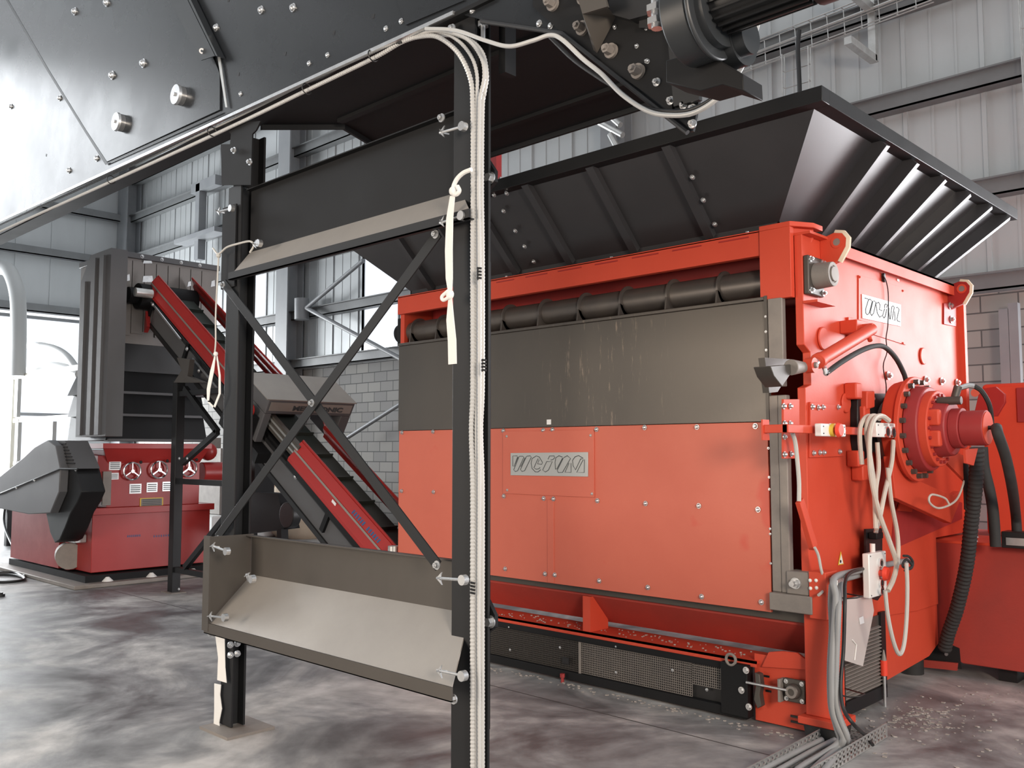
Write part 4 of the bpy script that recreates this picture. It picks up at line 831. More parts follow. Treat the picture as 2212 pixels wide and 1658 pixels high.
repeat(pu,'bolt',dome((0,0,1),.010,.010),'zinc',[V((x,7.06,.96)) for x in (-2.5,-2.2,-1.9,-1.6)]+[V((-2.55,7.4,.96)),V((-2.3,7.4,.96))])
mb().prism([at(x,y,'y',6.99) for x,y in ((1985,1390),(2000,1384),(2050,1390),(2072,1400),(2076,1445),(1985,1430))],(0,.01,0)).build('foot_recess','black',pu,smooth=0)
mb().prism([at(x,y,'y',6.97) for x,y in ((1968,1422),(2068,1432),(2066,1448),(1990,1440))],(0,.03,0)).build('foot_bar','skirt_red',pu,smooth=0)
mb().cyl(at(2045,1412,'y',6.985),at(2045,1412,'y',6.985)-V((0,.012,0)),.012,n=10).build('bolt','zinc',pu)
for x in (-2.1,-1.0): mb().box((x,7.1,0),(x+.12,8.3,.10)).build('foot','black',pu,smooth=0)
mb().cyl((-2.62,6.9,0),(-2.62,6.9,.15),.08,n=20).build('rubber_foot','rubber',pu)
q=mb(); c=at(2190,1165,'y',6.95); q.box((c.x-.05,6.85,c.z-.05),(c.x+.35,7.0,c.z+.06)); jb=q.build('junction_box','black',pu,bev=.004)
mb().box((c.x-.02,6.845,c.z+.02),(c.x+.30,6.85,c.z-.03)).build('box_label','galv',jb,smooth=0)
# hoses to the power unit
def hose(pts,r,label,m='rubber',cor=False,name='hydraulic_hose'):
    q=mb(); 
    if cor: corrugated(q,pts,r,.03,14,.12)
    else: q.tube(bez(pts,8),r,12)
    return tag(q.build(name,m),label,'hose')
hose([V((-1.745,DY,DZ))]+[at(x,y,a,v) for x,y,a,v in ((2156,938,'x',-1.72),(2172,985,'x',-1.72),(2186,1050,'x',-1.75),(2194,1110,'y',6.9),(2197,1150,'y',6.95))],.032,'thick black hose curving from the drive motor cap to the junction box')
hose([at(x,y,'y',6.75) for x,y in ((2122,965),(2126,1010),(2138,1060),(2146,1110),(2151,1180))],.036,'thick black hose entering the red cabinet lid behind the ribbed hose')
hose([at(x,y,'y',6.55) for x,y in ((2085,1000),(2088,1050),(2090,1100))],.022,'short black hose dropping beside the ribbed hose under the drive motor')
hose([at(x,y,a,v) for x,y,a,v in ((2110,968,'y',6.45),(2108,1040,'y',6.5),(2098,1130,'y',6.6),(2088,1220,'y',6.7),(2068,1310,'y',6.8),(2048,1370,'y',6.88),(2040,1405,'y',6.92))],.048,'wide ribbed black protective hose hanging from the drive down to the cabinet foot',cor=True,name='ribbed_hose')
# ============================================================ INCLINED CONVEYOR
O=V((-6.308,5.1,.777)); SA=math.atan2(3.0,4.726); U=V((-math.cos(SA),0,math.sin(SA))); NN=V((math.sin(SA),0,math.cos(SA)))
def L(u,y,n): return O+U*u+NN*n+V((0,y,0))
def lbox(q,u0,u1,y0,y1,n0,n1): return q.prism([L(u0,y0,n0),L(u1,y0,n0),L(u1,y1,n0),L(u0,y1,n0)],NN*(n1-n0))
ic=thing('inclined_conveyor',(-8.6,5.35,0),'red-sided inclined belt conveyor climbing from the shredder to the granulator','conveyor')
WC=.50
def side_rail(u0,u1,near):
    q=mb(); s=1 if near else -1; y0=0 if near else WC
    prof=[(0,0),(.012,0),(.012,-.02),(-.01,-.02),(-.055,-.10),(-.055,-.135),(-.095,-.20),(-.095,-.235),(-.08,-.235),(-.08,-.195),(-.04,-.13),(-.04,-.095),(0,-.03)]
    q.prism([L(u0,y0+s*a,n) for a,n in prof],U*(u1-u0)); q.build('side_guard','granulator_red',ic,smooth=0)
    q=mb(); q.prism([L(u0,y0+s*(-.057),-.108),L(u0,y0+s*(-.057),-.13),L(u0,y0+s*(-.060),-.13),L(u0,y0+s*(-.060),-.108)],U*(u1-u0))
    if near: q.build('edge_strip','guard_sheet',ic,smooth=0)
side_rail(-.15,1.75,True); side_rail(-.6,2.2,False); side_rail(2.85,5.65,True); side_rail(2.85,5.75,False)
mb().prism([L(-.15,-.097,-.235),L(1.75,-.097,-.235),L(1.75,-.097,-.29),L(-.15,-.097,-.29)],V((0,.02,0))).build('rail','black_plate',ic,smooth=0)
# aluminium profile rails and dark frame under the guards
q=mb(); lbox(q,-.4,5.7,-.02,WC+.02,-.30,-.27); q.build('belt_bed','black_plate',ic,smooth=0)
q=mb(); lbox(q,1.7,2.9,-.05,-.0,-.20,-.05); q.build('profile_rail','guard_dark',ic,smooth=0)
for n0 in (-.10,-.16): q=mb(); lbox(q,1.7,2.9,-.058,-.050,n0,n0+.02); q.build('profile_groove','galv',ic,smooth=0)
q=mb(); lbox(q,.2,5.4,-.04,.0,-.55,-.34); q.build('return_cover','granulator_grey',ic,smooth=0)
q=mb(); lbox(q,.0,5.5,-.05,.0,-.34,-.30); q.build('frame_rail','black',ic,smooth=0)
q=mb(); lbox(q,.0,5.4,-.06,.01,-.60,-.55); q.build('frame_rail','black',ic,smooth=0)
q=mb(); q.tube([L(4.5,-.075,-.32),L(5.5,-.075,-.30)],.014,6); q.build('support_rod','zinc',ic)
q=mb(); q.tube([L(3.0,-.075,-.36),L(4.1,-.075,-.36)],.014,6); q.build('support_rod','zinc',ic)
for u in (.25,.9,4.3,5.45): 
    q=mb(); lbox(q,u,u+.06,-.07,-.04,-.50,-.27); q.build('clip_bracket','black_plate',ic,smooth=0)
repeat(ic,'bolt',dome((0,-1,0),.02,.02),'zinc',[L(u,-.08,n) for u,n in ((4.28,-.33),(4.05,-.38),(3.88,-.40),(1.55,-.30),(.35,-.42),(5.4,-.30))])
# belt with cleats
q=mb(); lbox(q,-.6,5.55,.03,WC-.03,-.235,-.225); q.build('belt','belt_green',ic,smooth=0)
for u in [x*.42+.1 for x in range(13)]:
    q=mb(); lbox(q,u,u+.012,.05,WC-.05,-.225,-.185); q.build('cleat','belt_green',ic,smooth=0)
# blue lettering blocks on the lower guard
for u0,u1 in ((.18,.40),(.44,.66)):
    q=mb(); n=6
    for i in range(n):
        a=u0+(u1-u0)*i/n; q.prism([L(a,-.028,-.045-.012),L(a+(u1-u0)/n*.6,-.028,-.045-.012),L(a+(u1-u0)/n*.6,-.050,-.09),L(a,-.050,-.09)],V((0,-.004,-.002)))
    q.build('blue_lettering','blue_print',ic,smooth=0)
q=mb(); lbox(q,.86,.93,-.075,-.07,-.17,-.14); q.build('sticker','white_label',ic,smooth=0)
# head pulley and drive
q=mb(); q.cyl(L(5.62,-.20,-.30),L(5.62,WC+.05,-.30),.16,n=24); q.cyl(L(5.62,-.32,-.30),L(5.62,-.2,-.30),.10,n=18); q.build('head_pulley','black_plate',ic,bev=.005)
q=mb(); q.cyl(L(5.42,-.33,-.17),L(5.42,-.12,-.17),.055,n=18); q.build('drive_cap','galv',ic)
q=mb(); q.prism([L(5.35,-.1,-.58),L(5.5,-.1,-.44),L(5.38,-.1,-.68)],V((0,.05,0))); q.build('red_tab','granulator_red',ic,smooth=0)
q=mb(); q.tube([L(.05,-.25,-.25),L(.05,-.08,-.25)],.03,12); q.build('sensor','galv',ic)
mb().cyl((-6.2,4.98,.0),(-6.2,4.98,.80),.05,n=16).build('tail_post','galv',ic)
# metal detector arch
md=thing('metal_detector',(-8.25,5.5,1.6),'grey box-shaped metal detector arch straddling the inclined conveyor','metal detector')
q=mb(); u0,u1=2.28,2.80
lbox(q,u0,u1,-.16,.90,-.02,.14); lbox(q,u0,u1,-.16,-.075,-.36,-.02); lbox(q,u0,u1,.78,.90,-.36,-.02); q.build('housing','granulator_grey',md,bev=.01,smooth=0)
q=mb(); q.prism([L(u0-.003,-.13,.02),L(u0-.003,.87,.02),L(u0-.003,.87,.12),L(u0-.003,-.13,.12)],U*-.004); q.build('front_label','guard_sheet',md,smooth=0)
q=mb(); lbox(q,u0,u1+.05,-.18,.92,.14,.15); q.build('top_lid','guard_sheet',md,smooth=0)
text_mesh('MERTRONIC',.075,L(u0-.009,.14,.035),(0,1,0),NN,'ink',md,'lettering',ext=.002,bold=.003,width=.62)
q=mb(); lbox(q,u0+.05,u1,-.30,-.17,-.45,-.10); q.build('control_side','black_plate',md,smooth=0)
q=mb(); q.cyl(L(2.42,-.34,-.06),L(2.42,-.22,-.06),.065,n=18); q.build('red_knob','granulator_red',md,bev=.01)
q=mb(); lbox(q,2.1,2.9,-.20,-.05,-.50,-.38); q.build('lower_tray','black_plate',md,smooth=0)
# stand
st=thing('conveyor_stand',(-9.6,5.0,0),'black square-tube stand with diagonal braces under the inclined conveyor','stand')
X1=-10.13; X2=-8.95; yS=4.90
mb().box((X1-.055,yS,.01),(X1+.055,yS+.1,2.42)).build('leg','anthracite',st,bev=.004)
mb().box((X2-.05,yS,.01),(X2+.05,yS+.1,1.80)).build('leg','anthracite',st,bev=.004)
for p0,p1 in (((400,850),(470,850)),((410,1040),(485,1035)),((395,1232),(485,1215))):
    A=at(*p0,'y',yS+.05); mb().bar((X1,yS+.05,A.z),(X2,yS+.05,A.z),.06,.06).build('cross_bar','anthracite',st,smooth=0)
for p0,p1 in (((400,838),(470,932)),((470,932),(395,1000)),((400,1225),(492,1110))):
    mb().bar(at(*p0,'y',yS+.03),at(*p1,'y',yS+.03),.06,.05,(0,-1,0)).build('brace','anthracite',st,smooth=0)
mb().box((X1-.13,yS-.04,0),(X1+.13,yS+.14,.012)).build('foot_plate','dusty_grey',st)
mb().box((X2-.13,yS-.04,0),(X2+.13,yS+.14,.012)).build('foot_plate','dusty_grey',st)
mb().prism([at(x,y,'y',yS-.02) for x,y in ((382,772),(410,776),(405,812),(440,826),(375,826),(392,800))],(0,.06,0)).build('head_bracket','guard_dark',st,smooth=0)
repeat(st,'bolt',dome((0,-1,0),.014,.014),'zinc',[at(x,y,'y',yS) for x,y in ((387,1272),(388,990),(405,990))])
# ============================================================ GRANULATOR
GX=-11.35; gn=thing('granulator',(-12.3,5.1,0),'red granulator with three silver handwheels on its front behind the leg frame','granulator')
def gp(px,x=GX): return [at(a,b,'x',x) for a,b in px]
mb().box((-14.1,4.22,0),(-11.1,6.3,.05)).build('plinth','dusty_grey',gn,bev=.01)
mb().box((-13.9,4.40,.05),(-11.25,6.15,.13)).build('floor_frame','black_plate',gn)
mb().box((-12.95,4.50,.15),(GX,6.02,.86)).build('base_box','granulator_red',gn,bev=.006)
mb().box((-13.85,4.40,.15),(-12.1,4.56,.80)).build('side_skirt','dirty_red',gn,smooth=0)
mb().box((-11.95,4.42,.15),(-11.85,4.56,.80)).build('side_rib','dirty_red',gn,smooth=0)
q=mb(); q.box((-13.0,4.43,.84),(GX+.06,6.05,.92)); q.build('base_flange','granulator_red',gn,bev=.004)
mb().box((-13.0,4.66,.92),(GX,5.86,1.62)).build('cutting_chamber','granulator_red',gn,bev=.006)
q=mb(); q.prism([(GX,4.66,1.46),(GX+.10,4.56,1.66),(GX+.10,5.95,1.66),(GX,5.86,1.46)],(-.02,0,0)); q.box((-13.0,4.55,1.64),(GX+.12,5.96,1.70)); q.build('upper_flange','granulator_red',gn,smooth=0)
q=mb(); q.prism([(-12.6,4.66,1.0),(-11.9,4.66,1.0),(GX,4.66,1.0),(GX,4.66,1.55),(-12.6,4.66,1.6)],(0,-.12,0)); q.build('side_panel','dirty_red',gn,smooth=0)
mb().cyl((-11.9,4.54,1.38),(-11.9,4.44,1.38),.10,n=20).build('side_bearing','dirty_red',gn,bev=.01)
for x,y in ((282,1017),(340,1014),(404,1011)):
    c=gp([(x,y)],GX)[0]; h=mb().ring(c+V((.05,0,0)),(1,0,0),.105,.012,n=30)
    for t in (90,215,325): t=math.radians(t); h.bar(c+V((.05,0,0)),c+V((.05,.10*math.cos(t),.10*math.sin(t))),.012,.02,(1,0,0))
    h.cyl(c,c+V((.07,0,0)),.022,n=14); h.build('handwheel','chrome',gn)
    mb().ball(c+V((.06,.10,.11)),.02).build('wheel_grip','black',gn)
for x,y,w,h_,m in ((248,1005,.145,.11,'plate_silver'),(246,1028,.11,.08,'plate_silver'),(292,1055,.15,.12,'plate_silver'),(328,1052,.14,.12,'plate_silver'),(361,1050,.13,.12,'plate_silver'),(327,1084,.30,.11,'yellow')):
    c=gp([(x,y)])[0]; o=mb().box((GX,c.y-w/2,c.z-h_/2),(GX+.008,c.y+w/2,c.z+h_/2)).build('rating_plate',m,gn,smooth=0,label='yellow-edged rating plate' if m=='yellow' else None)
    q=mb()
    for i in range(4): q.box((GX+.008,c.y-w*.4,c.z-h_*.35+i*h_*.2),(GX+.010,c.y+w*.4,c.z-h_*.35+i*h_*.2+h_*.09))
    if m=='yellow': mb().box((GX+.008,c.y-w*.45,c.z-h_*.4),(GX+.0085,c.y+w*.45,c.z+h_*.4)).build('plate_field','dusty_grey',o,smooth=0)
    q.build('plate_lines','ink',o,smooth=0)
for px in ((275,305),(332,368)):
    a=gp([(px[0],1158)])[0]; b=gp([(px[1],1155)])[0]; q=mb()
    n=7
    for i in range(n): y=a.y+(b.y-a.y)*i/n; q.box((GX,y,a.z-.012),(GX+.003,y+.012,a.z+.014))
    q.build('blue_lettering','blue_print',gn,smooth=0)
mb().box((GX,4.60,.95),(GX+.03,4.70,1.36)).build('hinge_bar','dusty_grey',gn)
q=mb(); q.cyl((-11.5,5.95,1.32),(-11.5,6.65,1.32),.14,n=24); q.build('drive_cylinder','granulator_red',gn,bev=.01)
mb().ball((-11.5,6.05,1.6),.12).build('valve_head','granulator_red',gn)
mb().cyl((-12.05,4.5,.32),(-11.80,4.42,.32),.16,n=24).build('jack_wheel','dusty_grey',gn)
mb().box((-12.1,4.36,.50),(-11.5,4.5,.60)).build('jack_cover','galv',gn,bev=.01)
for y in (4.66,5.2,5.75): mb().cyl((-11.25,y,.05),(-11.25,y,.10),.07,.02,n=14).build('foot_cap','white_plastic',gn)
# belt guard: large pulley end towards us, tapering to the motor
gy0,gy1=3.62,4.38
bg_=thing('belt_guard',(-12.2,4.0,.5),'dark grey rounded belt guard bulging from the left side of the granulator','guard')
yb0=4.00
fpx=[(-70,1078),(0,1028),(50,988),(75,965),(103,950),(120,962),(130,1012),(127,1062),(108,1108),(60,1110),(0,1098),(-70,1100)]
fpt=[at(x,y,'y',yb0) for x,y in fpx]
mb().prism(fpt,(0,.10,0)).build('guard_face','granulator_grey',bg_,smooth=35,bev=.01)
C_=at(135,1065,'y',4.10)
dr_=[(128,955),(140,955),(152,985),(164,1015),(176,1062),(166,1085),(152,1108),(140,1140),(128,1166),(118,1172),(108,1150),(100,1112),(95,1060),(98,1000),(110,965)]
mb().prism([at(x,y,'y',4.10) for x,y in dr_],(0,.27,0)).build('guard_drum','anthracite',bg_,smooth=35,bev=.01)
mb().prism([at(x,y,'y',4.095) for x,y in ((105,951),(140,951),(155,985),(166,1012),(130,1012),(118,970))],(0,.26,0)).build('grille_hood','granulator_grey',bg_,smooth=0)
mb().tube([at(-70,1075,'y',yb0-.008),at(0,1066,'y',yb0-.008),at(130,1012,'y',yb0-.008),at(168,1013,'y',4.09)],.012,6).build('guard_seam','black',bg_)
repeat(bg_,'bolt',dome((0,-1,0),.016,.015),'zinc',[at(x,y,'y',yb0-.005) for x,y in ((36,1053),(75,1037))]+[at(x,y,'y',4.085) for x,y in ((138,1014),(164,1014))])
for i in range(7):
    A=at(122+i*1.2,958+i*7,'y',4.088); B=at(142+i*3.2,958+i*7,'y',4.088); mb().bar(A,B,.02,.012).build('guard_slot','black',bg_,smooth=0)
mb().cyl(C_+V((-.2,.02,.12)),C_+V((-.2,.34,.12)),.12,n=20).build('shaft_cover','anthracite',bg_)
# chute tower above the granulator
ht=thing('granulator_hopper',(-12.2,5.2,1.7),'tall grey-black stepped intake hopper standing on the granulator','hopper')
q=mb(); steps=[(1.74,2.02),(2.05,2.30),(2.33,2.58)]
z0=1.72
for i,(a,b) in enumerate(((1.74,2.05),(2.05,2.33),(2.33,2.60))):
    g=.10*i
    q=mb().prism([(GX+.06-g*.3,4.60+.0,a),(GX+.06-g*.3,5.92-.02*i,a),(GX-.02-g*.3,5.90-.02*i,b),(GX-.02-g*.3,4.66+.04*i,b)],(-1.2,0,0)); q.build('step_section','anthracite',ht,smooth=0)
    mb().box((GX-.04-g*.3,4.62+.03*i,a-.015),(GX+.09-g*.3,5.92,a+.02)).build('step_ridge','granulator_grey',ht,bev=.005)
mb().box((-12.5,4.70,2.60),(GX-.03,5.95,2.95)).build('neck_box','anthracite',ht,smooth=0)
mb().box((-12.5,4.70,2.95),(GX-.02,6.05,4.05)).build('head_box','curtain',ht,smooth=0)
mb().box((-12.52,4.68,4.03),(GX+.02,6.07,4.10)).build('top_rail','granulator_grey',ht,bev=.004)
repeat(ht,'bolt',dome((1,0,0),.018,.02),'zinc',[V((GX+.02,y,4.065)) for y in (4.74,5.0,5.26,5.52,5.78)])
for i in range(8):
    y=4.74+i*.155; mb().box((GX-.02,y,3.05+.03*(i%3)),(GX+.0,y+.145,4.0)).build('curtain_strip','curtain',ht,smooth=0)
for y,z,w,h_ in ((4.80,3.72,.06,.10),(5.02,3.74,.14,.10),(5.02,3.98,.12,.05),(5.62,3.76,.05,.08),(5.95,3.8,.06,.1)):
    mb().prism([(GX+.003,y,z),(GX+.003,y+w,z+.02),(GX+.003,y+w*.9,z+h_),(GX+.003,y+.01,z+h_*.8)],(.004,0,0)).build('foil_patch','zinc',ht,smooth=0)
# tall ribbed side column towards the left
xl=at(168,800,'y',4.44).x; xr=at(232,800,'y',4.44).x
q=mb(); q.prism([(xl,4.44,1.78),(xr,4.44,1.78),(xr,4.44,4.02),(xl+.28,4.44,4.02),(xl,4.44,3.72)],(0,.2,0)); q.build('side_column','granulator_grey',ht,smooth=0)
for x in (xl+.15,(xl+xr)/2,xr-.2): mb().box((x-.06,4.41,1.80),(x+.06,4.44,3.95 if x>xl+.3 else 3.7)).build('column_rib','granulator_grey',ht,smooth=0)
# ============================================================ CONTROLS on the shredder side
CXp=-2.24
def cpt(x,y,X=CXp): return at(x,y,'x',X)
arm=thing('box_bracket',(CXp,5.2,1.7),'red square bar bracket on the shredder carrying the two grey control boxes','bracket')
a=cpt(1697,925,-2.30); b=cpt(1955,928,-2.30); zc=a.z
mb().box((-2.32,a.y,zc-.022),(-2.285,b.y,zc+.022)).build('arm_bar','red',arm,bev=.003)
mb().box((-2.435,a.y-.01,zc-.06),(-2.425,a.y+.06,zc+.05)).build('wall_plate','red',arm); mb().box((-2.43,a.y,zc-.022),(-2.29,a.y+.04,zc+.022)).build('arm_bar','red',arm,bev=.003)
pz=cpt(1955,928,-2.285); mb().box((-2.285,pz.y-.26,zc-.09),(-2.27,pz.y,zc+.06)).build('box_plate','red',arm,smooth=0)
def cbox(px0,px1,y0,y1,name,label,X=-2.265,vert=False):
    a=at(px0,y0,'x',X+.04); b=at(px1,y1,'x',X+.04); t=thing(name,((X),(a.y+b.y)/2,min(a.z,b.z)),label,'control box')
    mb().box((X,a.y,b.z),(X+.042,b.y,a.z)).build('enclosure','white_plastic',t,bev=.006)
    repeat(t,'screw',lambda: mb().cyl((0,0,0),(.003,0,0),.004,n=8),'ink',[V((X+.042,y,z)) for y in (a.y+.02,b.y-.02) for z in (a.z-.015,b.z+.015)])
    return t,a,b,X+.042
t,a,b,xf=cbox(1774,1827,914,943,'emergency_stop_box','grey control box with a red mushroom emergency stop button on the red bar')
c=V((xf,(a.y+b.y)/2-.03,(a.z+b.z)/2)); mb().cyl(c,c+V((.02,0,0)),.036,n=20).build('button_collar','yellow',t)
q=mb(); q.cyl(c+V((.02,0,0)),c+V((.035,0,0)),.018,n=16); q.cyl(c+V((.035,0,0)),c+V((.055,0,0)),.042,.034,n=22); q.build('mushroom_button','signal_red',t,bev=.003)
mb().cyl((xf-.03,b.y,c.z),(xf-.03,b.y+.035,c.z),.014,n=10).build('cable_gland','white_plastic',t)
mb().box((xf,c.y-.03,c.z+.022),(xf+.002,c.y+.03,c.z+.036)).build('legend_plate','plate_silver',t,smooth=0)
t,a,b,xf=cbox(1893,1952,912,945,'two_button_box','grey control box with two dark round buttons at the right end of the red bar')
for k_ in (-.045,.045):
    c=V((xf,(a.y+b.y)/2+k_-.03,(a.z+b.z)/2-.012)); q=mb().annulus(c,c+V((.014,0,0)),.034,.025,n=18); q.build('button_ring','chrome',t); mb().cyl(c,c+V((.012,0,0)),.025,n=16).build('button','black',t)
    mb().box((xf,c.y-.03,c.z+.036),(xf+.002,c.y+.03,c.z+.052)).build('legend_plate','plate_silver',t,smooth=0)
# pendant
ph=thing('pendant_holder',(-2.36,5.45,.75),'black metal holder plate behind the hanging pendant control','holder')
hp_=[at(x,y,'x',-2.40) for x,y in ((1866,1142),(1902,1140),(1902,1282),(1892,1296),(1876,1290),(1867,1272))]
mb().prism(hp_,(.012,0,0)).build('holder_plate','black',ph,smooth=0)
a=at(1884,1152,'x',-2.38); mb().box((-2.385,a.y-.05,a.z-.03),(-2.33,a.y+.05,a.z+.01)).build('cable_clamp','black_plate',ph,bev=.005)
t,a,b,xf=cbox(1876,1916,1196,1282,'pendant_control','light grey hanging pendant control with two black buttons and a red mushroom button',X=-2.33)
cy_=(a.y+b.y)/2+.02; H_=a.z-b.z
for f_,r_ in ((.25,.028),(.70,.028),(.88,.028)):
    c=V((xf,cy_,a.z-H_*f_)); mb().annulus(c,c+V((.016,0,0)),r_,r_*.65,n=18).build('button_ring','chrome',t); mb().cyl(c,c+V((.013,0,0)),r_*.65,n=16).build('button','black',t)
c=V((xf,cy_,a.z-H_*.48)); q=mb(); q.cyl(c,c+V((.03,0,0)),.02,n=16); q.cyl(c+V((.03,0,0)),c+V((.055,0,0)),.045,.036,n=22); q.build('mushroom_button','signal_red',t,bev=.004)
mb().cyl((xf-.03,cy_-.02,a.z),(xf-.03,cy_-.02,a.z+.05),.016,n=12).build('cable_gland','white_plastic',t)
def cable(pts,r,label,m='cable_tan',X=-2.22,name='control_cable'):
    return tag(mb().tube(bez([at(x,y,'x',X) for x,y in pts],8),r,8).build(name,m),label,'cable','coiled control cable' if 'loop' in label else None)
cable([(1862,1002),(1858,960),(1858,925),(1866,905),(1878,898),(1888,905)],.014,'leftmost loop of the tan control cable, bending over the red bar',X=-2.25)
cable([(1892,1140),(1888,1050),(1877,970),(1872,930),(1878,903),(1890,898),(1900,904)],.015,'tan control cable loop that runs straight down to the pendant')
cable([(1920,908),(1905,898),(1890,903),(1881,925),(1878,960),(1882,1030),(1900,1110),(1922,1170),(1936,1215),(1930,1250),(1918,1275)],.015,'tan control cable loop crossing in front and reaching the pendant side',X=-2.19)
cable([(1895,955),(1898,1010),(1892,1060),(1895,1120),(1892,1150)],.014,'tan control cable loop hanging behind the others below the box',X=-2.27)
cable([(1930,950),(1926,1000),(1912,1060),(1900,1120),(1893,1142)],.014,'tan control cable loop dropping from the two-button box and slanting left',X=-2.24)
cable([(1918,1010),(1925,1080),(1938,1150),(1940,1200),(1934,1240)],.014,'tan control cable loop at the right of the coil',X=-2.23)
cable([(1912,1275),(1918,1330),(1930,1385),(1942,1412),(1952,1395),(1958,1340),(1960,1270),(1958,1215)],.012,'grey cable drooping in a deep narrow U below the pendant','cable_grey',X=-2.10,name='drooping_cable')
cable([(1952,1200),(1964,1202),(1972,1215),(1966,1228),(1950,1222),(1958,1208),(1970,1222),(1955,1232)],.008,'dark tangled cable knot beside the pendant','rubber',X=-2.12,name='tangled_cable')
# conduit and sensor wire on the left part of the side
cable([(1712,935),(1718,955),(1722,990),(1726,1040),(1726,1082)],.012,'grey sensor conduit running from the red bar down to the red cover strip','cable_grey',X=-2.36,name='sensor_conduit')
mb_=mb().bar(at(1727,1080,'x',-2.38),at(1757,1182,'x',-2.38),.055,.03,(1,0,0)); tag(mb_.build('cable_cover','red',bev=.003),'slanted bright red cable cover strip on the shredder side','cover')
cable([(1760,1182),(1768,1200),(1774,1230),(1782,1258),(1778,1275),(1768,1285)],.008,'thin grey wire leaving the red cover strip towards the corner block','cable_grey',X=-2.34,name='sensor_wire')
# grey conduits: horizontal run then down the corner post to the floor tray
def cond2(pts,r,label,cor=False,m='conduit_mid'):
    r*=.86
    p=[at(x,y,a,v) for x,y,a,v in pts]; q=mb()
    if cor: corrugated(q,p,r,.014,10,.10)
    else: q.tube(bez(p,8),r,10)
    return tag(q.build('power_conduit',m,smooth=40),label,'conduit','conduits to the floor tray')
cond2([(1960,1210,'x',-2.36),(1900,1222,'x',-2.36),(1850,1233,'x',-2.34),(1812,1242,'x',-2.28),(1800,1256,'x',-2.24),(1806,1290,'x',-2.22),(1803,1340,'x',-2.22),(1798,1420,'x',-2.22),(1797,1480,'x',-2.22),(1800,1535,'x',-2.21),(1812,1570,'x',-2.18),(1822,1596,'x',-2.16),(1806,1618,'z',.05),(1770,1650,'z',.05),(1730,1690,'z',.05)],.021,'smooth grey conduit, upper one leaving the shredder side and turning down to the floor tray')
cond2([(1872,1238,'x',-2.38),(1840,1246,'x',-2.36),(1822,1252,'x',-2.31),(1814,1268,'x',-2.26),(1812,1310,'x',-2.20),(1808,1400,'x',-2.20),(1806,1500,'x',-2.2),(1815,1550,'x',-2.17),(1830,1590,'x',-2.14),(1822,1612,'z',.05),(1790,1650,'z',.05),(1760,1690,'z',.05)],.019,'second grey conduit, lower one of the pair bending down beside the corner post',True)
cond2([(1796,1262,'x',-2.26),(1794,1300,'x',-2.27),(1796,1360,'x',-2.27),(1792,1440,'x',-2.27),(1794,1520,'x',-2.25),(1806,1570,'x',-2.2),(1812,1600,'x',-2.19),(1780,1625,'z',.05),(1735,1652,'z',.05),(1700,1680,'z',.05)],.018,'ribbed grey conduit closest to the red corner post',True)
tag(mb().tube(bez([at(x,y,a,v) for x,y,a,v in ((1872,1226,'x',-2.34),(1838,1236,'x',-2.28),(1826,1256,'x',-2.22),(1825,1300,'x',-2.18),(1822,1400,'x',-2.18),(1816,1480,'x',-2.18),(1822,1530,'x',-2.15),(1845,1565,'x',-2.10),(1872,1590,'z',.05),(1885,1608,'z',.03))],8),.010,10).build('black_cable','black'),'black cable snaking down beside the grey conduits into the perforated floor tray','cable')
for z,lab in ((.80,'under the corner block'),(.27,'above the foot')):
    tag(mb().tube([(-2.32,4.945,z),(-2.22,4.96,z-.005),(-2.18,4.99,z),(-2.18,5.06,z),(-2.31,5.10,z)],.004,6).build('cable_tie','black'),'black cable tie binding the conduits to the red corner post '+lab,'cable tie')
# plastic document sleeve in front of the vent
q=mb(); 
S_=[at(x,y,'x',-2.36) for x,y in ((1828,1292),(1880,1282),(1886,1318),(1862,1438),(1818,1424),(1824,1330))]
q.prism(S_,(.006,0,0)); dsl=q.build('document_sleeve','clear_sleeve',smooth=0); tag(dsl,'crumpled translucent plastic sleeve hanging over the black vent grille','sleeve')
q=mb(); q.prism([at(x,y,'x',-2.352) for x,y in ((1855,1334),(1864,1330),(1866,1345),(1857,1348))],(.003,0,0)); q.build('sleeve_sticker','white_label',dsl,smooth=0)
mb().tube([at(1841,1381,'x',-2.35),at(1850,1392,'x',-2.35),at(1846,1425,'x',-2.35)],.004,6).build('sleeve_fold','white_plastic',dsl)
# ============================================================ FLOOR TRAY
a=at(1915,1592,'z',0); b=at(1813,1656,'z',0)
d=(b-a).normalized(); e=V((-.45,0,0)); b2=a+d*1.9
ft=thing('floor_cable_tray',(a.x,a.y,0),'perforated galvanised cable tray lying on the floor at the shredder corner','cable tray')
s_=V((0,0,1)).cross(d).normalized(); 
if s_.x>0: s_=-s_
W_=abs((at(1811,1584,'z',0)-a).dot(s_))
def perf(p0,dirv,up,n,h,name):
    """perforated strip: rails and bridges with real slots between"""
    q=mb(); L_=1.9; ww=.004; nn=up.cross(dirv).normalized()
    k=n; st=L_/40
    for i in range(k+1):
        f=h*i/k; q.bar(p0+up*(f),p0+up*f+dirv*L_,h/k*.42,ww,nn)
    for j in range(41): q.bar(p0+dirv*(j*st),p0+dirv*(j*st)+up*h,st*.45,ww,nn)
    q.build(name,'galv',ft,smooth=0)
perf(a,d,V((0,0,1)),3,.075,'tray_side'); perf(a+s_*W_,d,V((0,0,1)),3,.075,'tray_side'); perf(a+V((0,0,.006)),d,s_,8,W_,'tray_floor')
